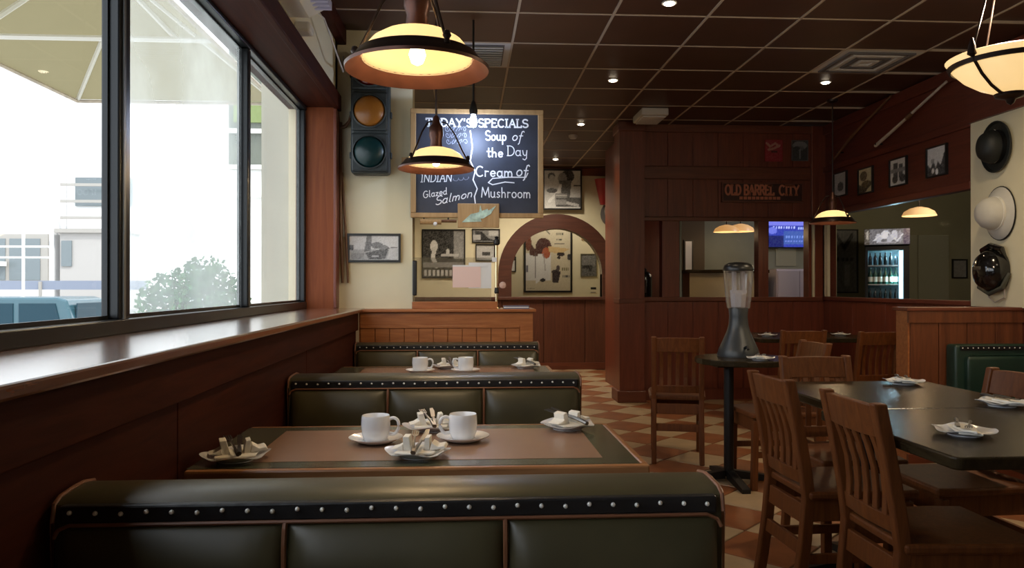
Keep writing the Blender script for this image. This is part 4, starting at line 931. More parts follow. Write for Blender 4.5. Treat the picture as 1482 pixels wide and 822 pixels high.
# ================================================================== CROCKERY
def smooth_path(P, n=4):
    P = [Vector(p) for p in P]; out = []
    for i in range(len(P) - 1):
        a, b, c, d = P[max(i - 1, 0)], P[i], P[i + 1], P[min(i + 2, len(P) - 1)]
        for k in range(n):
            t = k / n
            out.append(.5 * (2 * b + (c - a) * t + (2 * a - 5 * b + 4 * c - d) * t * t + (3 * b - a - 3 * c + d) * t ** 3))
    return out + [P[-1]]
cup0 = saucer0 = plate0 = nap0 = fork0 = knife0 = None
def mk_cup(loc, rz, label):
    t = thing('coffee_cup', label, 'cup', loc, rz, 'white coffee cups')
    MB().lathe([(0, .003), (.030, 0), (.033, .003), (.0395, .02), (.0415, .045), (.0405, .066), (.039, .072), (.0375, .07), (.0385, .045), (.036, .02), (.028, .008), (0, .006)], 32).obj('body', M['china'], t, smooth=True)
    o = MB().tube(smooth_path([(.039, 0, .061), (.052, 0, .065), (.064, 0, .058), (.067, 0, .040), (.060, 0, .024), (.05, 0, .018), (.038, 0, .019)]), .0048, 8).obj('handle', M['china'], t, smooth=True)
    return t
def mk_saucer(loc, label):
    t = thing('saucer', label, 'saucer', loc, 0, 'white saucers')
    MB().lathe([(0, .004), (.03, .004), (.034, 0), (.040, .0), (.055, .006), (.076, .016), (.077, .018), (.054, .010), (.036, .006), (0, .006)], 36).obj('dish', M['china'], t, smooth=True)
    m = MB(); m.cap0 = m.cap1 = False
    m.lathe([(.034, .0062), (.036, .009), (.038, .0068)], 28).obj('well_ring', M['china'], t, smooth=True)
    return t
def place_cup(c, s):
    pass
def mk_plate(loc, rz, label, wavy=True):
    t = thing('side_plate', label, 'plate', loc, rz, 'white side plates')
    n = 48; vs = []; fs = []
    prof = [(.0, .003), (.045, .003), (.052, .006), (.068, .013), (.083, .0175), (.084, .0195), (.068, .016), (.05, .009), (0, .006)]
    me = MB().lathe([(max(r, 1e-6), h) for r, h in prof], n).mesh('dish', M['china'], True)
    if wavy:
        for v in me.vertices:
            r = math.hypot(v.co.x, v.co.y)
            if r > .05:
                a = math.atan2(v.co.y, v.co.x); k = (r - .05) / .034
                v.co.z += .004 * k * math.cos(4 * a + .6); s = 1 + .05 * k * math.cos(6 * a); v.co.x *= s; v.co.y *= s
    link('dish', me, t)
    m = MB(); m.cap0 = m.cap1 = False; m.lathe([(.046, .003), (.045, 0), (.041, 0), (.04, .003)], n).obj('foot_ring', M['china'], t, smooth=True)
    return t
def sheet(pts_rows, th=.002):
    m = MB(); r = len(pts_rows); c = len(pts_rows[0]); vs = [p for row in pts_rows for p in row]
    fs = [(i * c + j, i * c + j + 1, (i + 1) * c + j + 1, (i + 1) * c + j) for i in range(r - 1) for j in range(c - 1)]
    return m.add(vs, fs)
def mk_napkin(loc, rz, label, flat_=False, seed=0):
    t = thing('paper_napkin', label, 'napkin', loc, rz, 'folded paper napkins')
    rr = random.Random(seed)
    if flat_:
        m = MB(); m.prism([(-.085, -.028), (.06, -.034), (.085, -.01), (.07, .03), (-.07, .03)], .008, .014, 'Z'); m.obj('lower_fold', M['napkin'], t, bevel=.002)
        m = MB(); m.prism([(-.095, -.01), (.0, -.03), (.05, -.01), (.02, .026), (-.06, .02)], .014, .022, 'Z'); m.obj('upper_fold', M['napkin'], t, bevel=.002)
        return t
    for (x, wd, ht, ln, lean) in ((-.024, .0105, .038, .026, -.006), (.026, .008, .036, .024, .005)):
        j = rr.uniform(-.003, .003)
        m = MB(); m.prism([(x - wd, .013), (x + wd, .013), (x + wd * .75 + lean + j, .012 + ht), (x - wd * .8 + lean + j, .012 + ht * rr.uniform(.85, 1.0))], -ln, ln * rr.uniform(.6, 1), 'Y')
        m.obj('upright_fold', M['napkin'], t, bevel=.0015)
    m = MB(); m.prism([(-.055, -.045), (-.01, -.06), (.045, -.05), (.06, .01), (.03, .05), (-.04, .045)], .009, .014, 'Z'); m.obj('under_fold', M['napkin'], t, bevel=.002)
    m = MB(); m.prism([(.034, .014), (.078, .020), (.072, .027), (.056, .024), (.04, .034)], -.026, .03, 'Y'); m.obj('loose_corner', M['napkin'], t, bevel=.002)
    m = MB(); m.prism([(-.034, .014), (-.066, .018), (-.05, .022), (-.036, .03)], -.03, .02, 'Y'); m.obj('loose_corner', M['napkin'], t, bevel=.002)
    return t
def mk_fork(loc, rz, label, tilt=10):
    t = thing('fork', label, 'fork', loc, rz, 'steel forks'); t.rotation_euler = (R(tilt), 0, R(rz))
    MB().tube([(0, -.085, 0), (0, -.04, .003), (0, .02, .002), (0, .04, .0)], [.0055, .004, .003, .0035], 6).obj('handle', M['steel'], t)
    m = MB(); m.prism([(-.004, .038), (.004, .038), (.010, .052), (-.010, .052)], -.001, .0015, 'Z')
    for k in range(4): m.box(-.0098 + .0055 * k, -.0068 + .0055 * k, .052, .085, -.001, .0015)
    m.obj('tines', M['steel'], t)
    return t
def mk_knife(loc, rz, label, tilt=8):
    t = thing('table_knife', label, 'knife', loc, rz, 'steel table knives'); t.rotation_euler = (R(tilt), 0, R(rz))
    MB().tube([(0, -.09, 0), (0, -.05, .002), (0, .0, .0)], [.006, .0055, .004], 6).obj('handle', M['steel'], t)
    MB().prism([(-.006, 0), (.006, 0), (.008, .06), (.004, .095), (-.006, .09)], -.001, .001, 'Z').obj('blade', M['steel'], t)
    return t
def setting(loc, rz, where, flat_=False, seed=0):
    global plate0, fork0, knife0
    x, y, z = loc
    if plate0 is None: plate0 = mk_plate(loc, rz, 'white side plate ' + where)
    else: dup(plate0, loc, rz, 'white side plate ' + where)
    mk_napkin((x, y, z + (.004 if flat_ else .007)), rz, ('flat folded' if flat_ else 'standing folded') + ' napkin on the plate ' + where, flat_, seed)
    c, s = math.cos(R(rz)), math.sin(R(rz))
    if flat_:
        ps = [((.0, -.014), 74, .031), ((.02, .014), 78, .031)]
    else:
        ps = [((-.009, -.004), 6, .041), ((.009, .0), -4, .041)]
    for k, ((u, v), a, h) in enumerate(ps):
        L = (x + c * u - s * v, y + s * u + c * v, z + h)
        if k == 0:
            if fork0 is None: fork0 = mk_fork(L, rz + a, 'fork tucked in the napkin ' + where, 6)
            else:
                o = dup(fork0, L, rz + a, 'fork tucked in the napkin ' + where); o.rotation_euler = (R(3 if flat_ else 8), 0, R(rz + a))
        else:
            if knife0 is None: knife0 = mk_knife(L, rz + a, 'knife tucked in the napkin ' + where, 4)
            else:
                o = dup(knife0, L, rz + a, 'knife tucked in the napkin ' + where); o.rotation_euler = (R(2 if flat_ else 8), 0, R(rz + a))
ZT = .75
setting((-.597, 2.005, ZT), 20, 'by the window wall on the nearest booth table', seed=1)
setting((-.13, 2.02, ZT), -5, 'in front of the cups on the nearest booth table', seed=2)
setting((-.115, 2.385, ZT), 10, 'between and behind the cups on the nearest booth table', seed=3)
setting((.315, 2.385, ZT), 35, 'at the aisle end of the nearest booth table', seed=4)
setting((-.10, 4.17, ZT), 10, 'between the cups on the second booth table', seed=5)
setting((.32, 4.16, ZT), 30, 'at the aisle end of the second booth table', seed=6)
cs = [((-.262, 2.205, ZT), -8, 'left-hand cup on the nearest booth table, handle showing'), ((-.012, 2.215, ZT), 190, 'right-hand cup on the nearest booth table, handle turned behind'),
      ((-.243, 3.97, ZT), -10, 'left-hand cup on the second booth table'), ((-.007, 3.97, ZT), 185, 'right-hand cup on the second booth table')]
for k, ((x, y, z), rz, lab) in enumerate(cs):
    full = 'white coffee ' + lab.replace('left-hand cup', 'cup at left').replace('right-hand cup', 'cup at right')
    sl = 'white saucer under the ' + ('left' if k % 2 == 0 else 'right') + ' cup on the ' + ('nearest' if k < 2 else 'second') + ' booth table'
    if k == 0: cup0 = mk_cup((x, y, z + .0072), rz, full); saucer0 = mk_saucer((x, y, z), sl)
    else: dup(cup0, (x, y, z + .0072), rz, full); dup(saucer0, (x, y, z), 0, sl)

# ================================================================== DINING TABLES AND CHAIRS
def dining_table(label, x0, x1, y0, y1, ped=(0, 0), zt=.76, corner=.025):
    t = thing('dining_table', label, 'table', ((x0 + x1) / 2, (y0 + y1) / 2, 0), 0, 'dark pedestal dining tables')
    w, d = (x1 - x0) / 2, (y1 - y0) / 2
    pts = []
    for cx, cy, a in ((w - corner, d - corner, 0), (-w + corner, d - corner, 90), (-w + corner, -d + corner, 180), (w - corner, -d + corner, 270)):
        pts += arc(cx, cy, corner, corner, a, a + 90, 6)
    MB().prism(pts, zt - .035, zt, 'Z').obj('tabletop', M['dark_table'], t, bevel=.006)
    qx, qy = ped
    MB().tube([(qx, qy, .04), (qx, qy, zt - .05)], .03, 14).obj('pedestal', M['iron'], t)
    m = MB(); m.box(qx - .11, qx + .2, qy - .12, qy + .12, zt - .05, zt - .035); m.obj('mount_plate', M['iron'], t)
    for k in range(4):
        m = MB(); m.prism([(.03, .02), (.30, 0), (.30, .025), (.03, .07)], -.025, .025, 'Y'); o = m.obj('foot', M['iron'], t); o.location = (qx, qy, 0); o.rotation_euler = (0, 0, R(90 * k))
    return t
dining_table('near dark table of the joined pair on the right', 1.25, 2.12, 1.88, 2.64, (.095, .02))
dining_table('far dark table of the joined pair on the right', 1.36, 2.12, 2.645, 3.42, (-.06, .075))
dining_table('round dark table carrying the drinks tower', 1.41, 1.99, 4.31, 4.89, (-.09, 0), corner=.288)
dining_table('dim far table before the timber partition', 2.45, 3.5, 6.2, 7.1)

def mk_chair(label, loc, rz):
    t = thing('dining_chair', label, 'chair', loc, rz, 'slat-back wooden chairs')
    hw = .158; top = .86
    def py(z):                                    # side profile of the rear post
        if z < .43: return -.055 * (1 - z / .43) ** 1.4
        return -.075 * ((z - .43) / .43) ** 1.25
    zs = [0, .12, .28, .43, .52, .64, .75, top]
    for s in (-1, 1):
        MB().post([(s * hw, py(z), z) for z in zs], .034, .042).obj('leg', M['chair'], t, bevel=.006)
        MB().post([(s * (hw + .004), .385, 0), (s * (hw + .004), .375, .41)], .036, .036).obj('leg', M['chair'], t, bevel=.004)
    def rail(nm, z0, z1, th=.022, bow=.012, crest=0.0):
        n = 8; vs = []; fs = []
        for i in range(n + 1):
            u = -1 + 2 * i / n; x = u * (hw - .012); y = -bow * (1 - u * u); zt = z1 + crest * (1 - abs(u) ** 3)
            ya, yb = py(z0), py(z1)
            vs += [(x, y + ya - th / 2, z0), (x, y + ya + th / 2, z0), (x, y + yb + th / 2, zt), (x, y + yb - th / 2, zt)]
        for i in range(n):
            a = i * 4; b = a + 4
            for j in range(4): fs.append((a + j, a + (j + 1) % 4, b + (j + 1) % 4, b + j))
        fs += [(3, 2, 1, 0), (n * 4, n * 4 + 1, n * 4 + 2, n * 4 + 3)]
        MB().add(vs, fs).obj(nm, M['chair'], t, bevel=.003)
    rail('crest_rail', .755, .850, .024, .014, .004); rail('back_rail', .475, .525); rail('lower_rail', .33, .40, .02, 0); rail('stretcher', .215, .265, .018, 0)
    for k in range(5):
        x = -.108 + .054 * k
        zz = [.52, .58, .65, .72, .77]
        MB().post([(x, py(z) - .012 + .016 * math.sin(math.pi * (z - .52) / .25), z) for z in zz], .027, .012).obj('slat', M['chair'], t, bevel=.003)
    m = MB(); m.prism([(-.185, -.005), (.185, -.005), (.20, .30), (.19, .41), (-.19, .41), (-.20, .30)], .425, .455, 'Z'); m.obj('seat', M['chair'], t, bevel=.009)
    m = MB(); m.box(-.16, .16, .365, .385, .345, .425).box(-.172, -.152, .01, .38, .345, .425).box(.152, .172, .01, .38, .345, .425); m.obj('apron', M['chair'], t)
    for s in (-1, 1): B(s * .162 - .01, s * .162 + .01, -.02, .375, .19, .225).obj('stretcher', M['chair'], t, bevel=.003)
    return t
chs = [((1.265, 2.30, 0), -90, 'wooden chair in front at the left side of the joined dark tables'),
       ((1.235, 2.86, 0), -88, 'wooden chair second along the left side of the joined dark tables'),
       ((1.43, 5.10, 0), -14, 'wooden chair standing alone by the column, back to the viewer'),
       ((1.70, 3.56, 0), 180, 'wooden chair at the far end of the joined dark tables'),
       ((2.06, 4.55, 0), 92, 'wooden chair at the side of the drinks tower table'),
       ((2.13, 2.90, 0), 92, 'wooden chair facing left beside the green bench, at the joined tables'),
       ((2.095, 2.01, 0), 90, 'wooden chair mostly under the near joined table at lower right'),
       ((2.60, 5.80, 0), -4, 'dim wooden chair tucked at the far table, behind the lit chair back'),
       ((3.10, 5.62, 0), 5, 'dim wooden chair at the far table, beside the right half wall')]
ch0 = None
for loc, rz, lab in chs:
    if ch0 is None: ch0 = mk_chair(lab, loc, rz)
    else: dup(ch0, loc, rz, lab)
setting((1.47, 2.17, .76), 70, 'at the front left of the joined dark tables', True, 7)
setting((1.96, 2.68, .76), 95, 'at the right side of the joined dark tables', True, 8)
setting((1.96, 3.31, .76), 80, 'at the far right corner of the joined dark tables', True, 9)
setting((1.74, 4.425, .76), 75, 'before the drinks tower', True, 10)
setting((2.62, 6.5, .76), 75, 'at the near corner of the dim far table', True, 11)
setting((3.30, 6.55, .76), 75, 'at the right side of the dim far table', True, 12)
# drinks tower
t = thing('drinks_tower', 'charcoal drinks dispenser tower with clear tube on the dark table', 'dispenser', (1.70, 4.68, .76))
MB().lathe([(0, 0), (.128, 0), (.130, .012), (.118, .05), (.095, .10), (.07, .16), (.06, .20), (.056, .25), (.060, .30), (.058, .305), (0, .305)], 36).obj('base', M['tower'], t, smooth=True)
m = MB(); m.cap0 = m.cap1 = False
m.lathe([(.070, .30), (.078, .36), (.088, .48), (.092, .55), (.090, .55), (.086, .48), (.076, .36), (.068, .302)], 36).obj('clear_tube', M['clear_tube'], t, smooth=True)
MB().lathe([(.04, .305), (.045, .31), (.052, .385), (.05, .395), (0, .395)], 8).obj('ice_core', M['ice'], t)
m = MB(); m.box(-.035, -.02, -.02, .02, .395, .53); m.box(.02, .035, -.02, .02, .395, .53); m.box(-.045, .045, -.025, .025, .395, .415); m.obj('inner_cage', M['ice'], t)
MB().lathe([(.092, .535), (.095, .55), (.085, .57), (.06, .585), (.02, .59), (0, .59)], 32).obj('lid', M['black'], t, smooth=True)
MB().tube([(0, -.115, .06), (0, -.15, .07), (0, -.165, .055)], .009, 8).obj('tap', M['iron'], t)

# ================================================================== BEHIND THE PARTITION GLASS
t = thing('wall_screen', 'glowing blue menu screen behind the partition glass', 'screen', (4.045, 9.42, 1.865))
cv = Canvas(52, 36, (.02, .03, .22), 31); cv.rect(.0, .78, 1, 1, (.10, .11, .42)).bars(.12, .7, .66, .74, 9, (.28, .32, .62), .5).bars(.75, 1, .64, .72, 4, (.22, .28, .55), .5).rect(0, .0, .38, .42, (.008, .012, .07)).rect(.38, .1, .95, .58, (.03, .06, .22)).bars(.44, .92, .32, .42, 7, (.10, .16, .42), .5).bars(.42, .9, .2, .26, 7, (.08, .12, .36), .6).ell(.1, .6, .12, .12, (.08, .10, .4)).grain(.01)
B(-.27, .27, -.05, 0, -.185, .185).obj('bezel', M['black'], t, bevel=.006)
me = print_mesh('display', cv, .50, .345, -.052); me.materials.append(M['screen_on']); link('display', me, t)
t = thing('flat_sheet', 'pale notice hung under the blue screen', 'notice', (4.035, 9.42, 1.60))
B(-.13, .13, -.01, 0, -.145, .145).obj('sheet', flat('grey_green_paper', (.30, .31, .24), .7), t); B(-.11, .11, -.012, -.01, .05, .12).obj('heading', flat('notice_heading', (.36, .42, .38), .7), t)
t = thing('white_cabinet', 'pale mauve cabinet under the blue screen', 'cabinet', (4.05, 9.22, 0))
B(-.28, .28, -.15, .19, .1, 1.41).obj('body', M['white_board'], t); B(-.27, 0, -.17, -.15, .13, 1.39).obj('door', M['white_board'], t, bevel=.004); B(.004, .274, -.17, -.15, .13, 1.39).obj('door', M['white_board'], t, bevel=.004); B(-.28, .28, -.13, .19, 0, .1).obj('plinth', M['black'], t)
t = thing('bar_counter', 'cream back counter behind the partition glass', 'counter', (3.2, 9.2, 0))
B(-.50, .47, -.1, .19, 0, 1.36).obj('front', M['counter'], t); B(-.53, .48, -.14, .19, 1.36, 1.40).obj('top', M['dark_table'], t, bevel=.004)
t = thing('wall_mirror', 'tall narrow mirror with a pale painted reflection behind the partition glass', 'mirror', (2.77, 9.395, 1.56))
B(-.06, .06, -.02, 0, -.20, .22).obj('frame', M['black'], t, bevel=.004); B(-.04, .04, -.024, -.02, -.18, .2).obj('glass', flat('painted_mirror_pale', (.80, .84, .92), .2), t)  # pale colour painted in place of what the mirror reflects
t = thing('coffee_urn', 'black coffee urn on the ledge behind the first partition pane', 'urn', (1.955, 8.0 + .28, 1.075))
MB().lathe([(0, 0), (.075, 0), (.08, .02), (.08, .22), (.075, .25), (.05, .28), (.02, .29), (0, .295)], 24).obj('body', M['black_gloss'], t, smooth=True); MB().lathe([(.02, .29), (.022, .31), (0, .325)], 12).obj('knob', M['black'], t)
MB().tube([(-.01, -.085, .05), (-.01, -.086, .19)], .008, 8).obj('sight_glass', M['steel'], t)
tag(B(1.86, 2.06, 8.02, 8.5, 1.04, 1.075).obj('shelf', M['mahog_x']), 'dark shelf carrying the coffee urn behind the partition', 'shelf')
o = bpy.data.objects['shelf']
m = MB().box(1.86, 2.06, 8.45, 8.5, 0, 1.04); m.obj('support', M['mahog'], o)

# ================================================================== SIDE ROOM: COOLER WITH BOTTLES
t = thing('drinks_cooler', 'tall glass-door drinks cooler lit blue in the side room', 'cooler', (5.69, 10.0, 0), -29)
m = MB(); m.box(-.27, -.24, 0, .5, .1, 1.74).box(.24, .27, 0, .5, .1, 1.74).box(-.24, .24, .46, .5, .1, 1.74).box(-.27, .27, 0, .5, 0, .12).box(-.27, .27, 0, .5, 1.70, 1.74)
m.obj('cabinet', M['iron'], t)
B(-.24, .24, .44, .46, .12, 1.70).obj('lining', M['fridge_in'], t)
cv = Canvas(40, 16, (.16, .16, .18), 41); cv.rect(0, 0, .12, 1, (.10, .09, .08)).ell(.32, .4, .07, .3, (.5, .52, .6)).ell(.45, .6, .08, .25, (.7, .72, .8)).ell(.56, .35, .06, .25, (.45, .47, .55)).ell(.66, .6, .07, .3, (.55, .57, .66)).ell(.78, .5, .05, .35, (.3, .3, .36)).ell(.08, .6, .03, .3, (.4, .38, .34)).line([(.2, .25), (.5, .85), (.72, .2), (.85, .7)], .02, (.6, .62, .7)).rect(.3, .1, .7, .18, (.4, .4, .46)).rect(.85, 0, 1, 1, (.12, .1, .14)).grain(.06)  # shiny splotches: reflections painted onto the header
B(-.28, .28, -.02, .48, 1.76, 1.98).obj('header', M['iron'], t)
me = print_mesh('header_sheen', cv, .55, .21, -.022); me.materials.append(M['silver']); o = link('header_sheen', me, t, (0, 0, 1.87))
m = MB(); m.box(-.26, -.235, -.03, 0, .12, 1.72).box(.20, .26, -.03, 0, .12, 1.72).box(-.235, .2, -.03, 0, 1.69, 1.72).box(-.235, .2, -.03, 0, .12, .16); m.obj('door_frame', M['iron'], t)
MB().add([(-.235, -.012, .16), (.2, -.012, .16), (.2, -.012, 1.69), (-.235, -.012, 1.69)], [(0, 1, 2, 3)]).obj('door_glass', M['inner_glass'], t)
B(.145, .195, .0, .02, .16, 1.68).obj('light_strip', M['strip'], t)
for z in (.4, .70, 1.01, 1.225, 1.485): B(-.235, .14, .03, .42, z - .012, z).obj('shelf', M['vent'], t)
point('cooler_light', (.1, .06, 1.3), 12, (.5, .85, 1), .05, t); point('cooler_light', (.1, .06, 1.6), 8, (.5, .85, 1), .05, t)
def bottle(label, loc, mat, lab, s=1.0, grp=''):
    t = thing('bottle', label, 'bottle', loc, 0, grp)
    MB().lathe([(0, 0), (.026 * s, .0), (.028 * s, .006), (.028 * s, .105 * s), (.022 * s, .13 * s), (.011 * s, .155 * s), (.010 * s, .19 * s), (.012 * s, .195 * s), (0, .196 * s)], 12).obj('body', mat, t, smooth=True)
    if lab: m = MB(); m.cap0 = m.cap1 = False; m.lathe([(.0288 * s, .03 * s), (.0288 * s, .09 * s)], 12).obj('label', M['lab'], t, smooth=True)
    return t
ORD = ['leftmost', 'second from left', 'third from left', 'fourth from left', 'fifth from left', 'rightmost']
for (z, mat, lab, s, nm) in ((1.485, 'bottle_b', False, .88, 'dark bottle on the top shelf of the drinks cooler'), (1.225, 'bottle_g', True, 1.12, 'green labelled bottle on the middle shelf of the cooler'), (1.01, 'bottle_b', False, .8, 'dark bottle on the lower shelf of the drinks cooler')):
    p = None
    for k in range(6):
        u_, v_ = -.205 + .063 * k, .08; ca, sa = math.cos(R(-29)), math.sin(R(-29))
        L = (5.69 + u_ * ca - v_ * sa, 10.0 + u_ * sa + v_ * ca, z + .0015)
        lb = ORD[k] + ' ' + nm
        if p is None: p = bottle(lb, L, M[mat], lab, s, nm.replace('bottle', 'bottles', 1))
        else: dup(p, L, 0, lb)
cv = bw(24, 36, 51, lambda c: (c.rect(0, 0, 1, 1, .13), c.line([(.2, .9), (.5, .7), (.8, .9)], .05, .03), c.bars(.2, .9, .5, .56, 4, .03), c.rect(.5, .1, .7, .45, .22)), .1, .03)
picture('framed_poster', 'dim grey poster at left in the side room beyond the cooler', 'poster', (5.60, 11.0, 1.57), 0, .42, .95, cv, .02)
picture('framed_notice', 'small dim notice right on the side room wall', 'notice', (7.38, 11.0, 1.46), 0, .24, .29, bw(12, 14, 52, lambda c: c.rect(0, 0, 1, 1, .2), .1, .03), .02)
dd = struct('door_1', 'dim panelled double door in the side room', 'door', B(6.2, 7.2, 10.96, 11.0, 0, 2.0), M['olive_wall'])
for x in (6.22, 6.71): B(x, x + .47, 10.94, 10.96, .05, 1.96).obj('leaf', flat('door_grey_green', (.24, .24, .18), .6), dd, bevel=.006)
point('side_room_fill', (5.8, 8.2, 2.5), 34.0, (1, .82, .55), .15)  # added fill light without a fixture, brightens the side room
point('bar_room_fill', (3.9, 8.5, 2.6), 9.0, (.92, .90, 1.0), .12)  # added fill kept out of sight, brightens the cabinet and back wall
point('arch_room_lamp', (1.4, 11.8, 2.6), 27, (1, .91, .76), .12)

# ================================================================== OUTSIDE
struct('ground', 'pale sunlit paving and street outside the window', 'ground', B(-60, -1.17, -25, 60, -.85, -.6), M['street'])
struct('terrace', 'raised pale terrace under the window', 'ground', B(-5.5, -1.165, -4, 11, -.6, -.02), M['street'])
struct('sun_block_roof', 'unseen flat roof added to keep the sun out of the restaurant', 'roof', B(-1.2, 8, -3, 13, CEIL + .3, CEIL + .6), M['ext_grey'])  # out of view, added so no sun enters the room
struct('wall_pilaster', 'cream pilaster outside the far end of the window', 'wall', B(-1.36, -1.165, 5.12, 5.6, -.02, 3.4), M['cream_ext'])
t = thing('awning', 'khaki canvas terrace canopy on white struts outside the window', 'awning', (-3.0, 6.0, 3.13))
cx0, cx1, cy0, cy1, ap = -1.02, 1.02, -2.2, 2.1, .8
m = MB(); m.add([(cx0, cy0, 0), (cx1, cy0, 0), (cx1, cy1, 0), (cx0, cy1, 0), (0, -.9, ap), (0, .9, ap)], [(0, 1, 4), (1, 2, 5, 4), (2, 3, 5), (3, 0, 4, 5)]); m.obj('canvas', M['canvas'], t)
m = MB()
for a, b_ in (((cx0, cy0), (cx1, cy0)), ((cx1, cy0), (cx1, cy1)), ((cx1, cy1), (cx0, cy1)), ((cx0, cy1), (cx0, cy0))): m.tube([(*a, -.02), (*b_, -.02)], .018, 6)
m.obj('edge_pole', M['stick'], t)
for a, b_ in (((cx0, 0, -.03), (cx1, 0, -.03)), ((cx0 + .25, 0, -.03), (0, .3, ap - .05)), ((cx1 - .25, 0, -.03), (0, .3, ap - .05)), ((cx0, cy1, -.01), (0, .9, ap - .02)), ((cx1, cy1, -.01), (0, .9, ap - .02)), ((cx0, cy0, -.01), (0, -.9, ap - .02)), ((cx1, cy0, -.01), (0, -.9, ap - .02))):
    MB().tube([a, b_], .022, 6).obj('strut', M['strut'], t)
for y in (-1.6, 1.7): MB().tube([(cx1, y, 0), (1.84, y, .1)], .03, 6).obj('wall_arm', M['strut'], t)
# shrub
t = thing('potted_shrub', 'leafy green shrub outside the middle window pane', 'shrub', (-2.27, 6.5, -.02))
rr = random.Random(3); m = MB()
for k in range(5200):
    while True:
        p = Vector((rr.uniform(-1, 1), rr.uniform(-1, 1), rr.uniform(-1, 1)))
        if .35 < p.length < 1: break
    q = Vector((p.x * .46, p.y * .45, .93 + p.z * .5 + .05 * math.sin(5 * p.x)))
    d = Vector((rr.uniform(-1, 1), rr.uniform(-1, 1), rr.uniform(-.6, 1))).normalized(); u = d.cross(Vector((rr.uniform(-1, 1), rr.uniform(-1, 1), rr.uniform(-1, 1)))).normalized()
    L = rr.uniform(.035, .065); w = L * .33
    m.add([q, q + d * L * .5 + u * w, q + d * L, q + d * L * .5 - u * w], [(0, 1, 2, 3)])
o = m.obj('foliage', M['leaf'], t); o['kind'] = 'stuff'
m = MB()
for k in range(7):
    a = k * .9; m.tube([(0, 0, .2), (.1 * math.cos(a), .1 * math.sin(a), .6), (.3 * math.cos(a), .3 * math.sin(a), 1.0 + .05 * k)], [.014, .01, .004], 5)
m.obj('stems', M['bark'], t)
MB().lathe([(0, 0), (.2, 0), (.27, .38), (.29, .4), (.25, .4), (.24, .34), (0, .32)], 24).obj('pot', M['pot'], t, smooth=True)
# car seen side-on
t = thing('parked_car', 'teal off-road car parked across the street', 'car', (-8.75, 14.2, -.6))
m = MB(); m.prism([(-2.1, .35), (2.0, .35), (2.05, .6), (2.0, 1.0), (-.9, 1.05), (-2.05, .95), (-2.15, .6)], -.75, .75, 'Y'); m.obj('body', M['car'], t, bevel=.05)
m = MB(); m.prism([(-.85, 1.03), (2.0, 1.0), (1.86, 1.56), (1.7, 1.61), (-.2, 1.61), (-.35, 1.56)], -.68, .68, 'Y'); m.obj('cabin', M['car'], t, bevel=.04)
for x0, x1, x2, x3 in ((-.62, .2, .2, -.28), (.28, .98, .98, .28), (1.08, 1.78, 1.68, 1.08)):
    m = MB(); m.prism([(x0, 1.08), (x1, 1.08), (x2, 1.5), (x3, 1.5)], -.70, -.675, 'Y'); m.obj('side_window', M['car_glass'], t)
m = MB(); m.prism([(-.55, 1.08), (.55, 1.08), (.5, 1.5), (-.5, 1.5)], 0, .02, 'Y'); o = m.obj('rear_window', M['car_glass'], t); o.location = (1.96, 0, 0); o.rotation_euler = (0, 0, R(90))
for x in (-1.35, 1.3):
    for y in (-.7, .55): MB().lathe([(.12, 0), (.36, 0), (.38, .03), (.38, .17), (.36, .2), (.12, .2)], 24, (x, y + .15, .38), 'Y').obj('wheel', M['rubber'], t, smooth=True)
# far buildings
t = thing('shop_building', 'white shop building with wide glazing across the street', 'building', (0, 0, -.6))
B(-24, -10.5, 20, 28, 0, 11).obj('wall', M['ext_white'], t)
fr = B(-13.6, -10.62, 19.94, 20.0, 1.85, 3.12).obj('shop_window', M['ext_grey'], t)
for x in (-13.5, -12.4, -11.55): B(x, x + .75, 19.92, 19.94, 1.95, 3.0).obj('pane', M['ext_win'], fr)
B(-14, -11.6, 19.5, 19.9, 2.3, 2.42).obj('awning_bar', M['strut'], t)
t = thing('balcony_building', 'pale building with stacked balconies and rails across the street', 'building', (0, 0, -.6))
B(-10.49, -8.21, 20.6, 27, 0, 9).obj('wall', M['ext_white'], t)
B(-10.3, -8.65, 19.9, 20.6, 1.2, 3.15).obj('shed_wall', flat('grey_render', (.42, .40, .38), .9), t)
B(-10.4, -8.6, 19.8, 20.6, 3.15, 3.25).obj('slab', M['ext_grey'], t)
B(-10.25, -10.0, 19.86, 19.9, 2.3, 2.95).obj('window', M['ext_win'], t)
for k in range(3):
    B(-10.3, -8.7, 19.9, 19.95, 3.5 + .42 * k, 3.57 + .42 * k).obj('balcony_rail', M['ext_grey'], t)
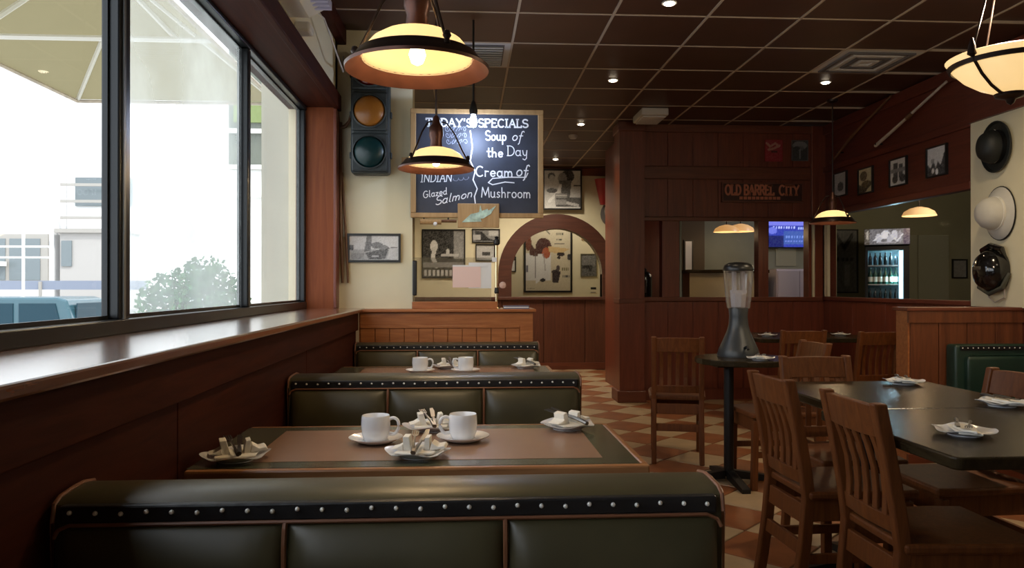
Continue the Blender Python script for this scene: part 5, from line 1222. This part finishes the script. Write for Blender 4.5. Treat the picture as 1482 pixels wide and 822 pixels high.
B(-10.25, -9.5, 20.55, 20.6, 3.9, 4.65).obj('window', M['ext_win'], t); B(-9.4, -8.8, 20.55, 20.6, 3.9, 4.65).obj('window', M['ext_win'], t)
t = thing('tower_building', 'bright white block behind the milky middle pane', 'building', (0, 0, -.6))
B(-8.2, -6.0, 22, 27, 0, 8).obj('wall', M['ext_white'], t); B(-6.1, -3.0, 24, 28, 0, 7).obj('wall', M['ext_white'], t)
PW = flat('pale_window', (.42, .45, .46), .4)
for x, z in ((-7.9, 3.0), (-7.0, 3.0), (-7.9, 1.2)): B(x, x + .5, 21.95, 22, z, z + 1.2).obj('window', PW, t)
for x, z in ((-5.8, 3.0), (-4.9, 3.0), (-5.6, 1.0), (-4.4, 1.2)): B(x, x + .5, 23.95, 24, z, z + 1.1).obj('window', M['ext_grey'], t)
t = thing('gridded_building', 'grey-green gridded facade behind the far window pane', 'building', (0, 0, -.6))
B(-4.3, -2.9, 14.0, 17, 0, 3.9).obj('wall', M['ext_white'], t); B(-4.3, -2.9, 14.0, 17, 3.9, 6.2).obj('upper_wall', flat('green_grey_glazing', (.10, .11, .08), .4), t)
B(-4.2, -3.45, 13.94, 14.0, 4.75, 5.15).obj('panel', M['ext_green'], t)
for z in (5.2, 4.55, 3.9, 3.4): B(-4.3, -2.9, 13.9, 13.95, z, z + .08).obj('transom', M['strut'], t)
for x in (-3.5, -3.1): B(x, x + .06, 13.88, 13.95, 1, 6.2).obj('post', M['strut'], t)
t = thing('crash_barrier', 'blue-grey street barrier beyond the parked car', 'barrier', (0, 0, -.6))
B(-14.5, -7.2, 17.5, 17.56, 1.72, 1.92).obj('rail', M['rail_blue'], t)
for x in (-12.6, -11, -9.5, -8.0): B(x, x + .06, 17.46, 17.5, 0, 1.9).obj('post', M['ext_grey'], t)
t = thing('street_pole', 'thin white street pole with two crossbars', 'pole', (-9.0, 16.0, -.6))
MB().tube([(0, 0, 0), (0, 0, 3.0)], .03, 8).obj('mast', M['strut'], t)
for z in (2.38, 2.6): MB().tube([(-.8, 0, z), (.5, 0, z)], .025, 6).obj('crossbar', M['strut'], t)
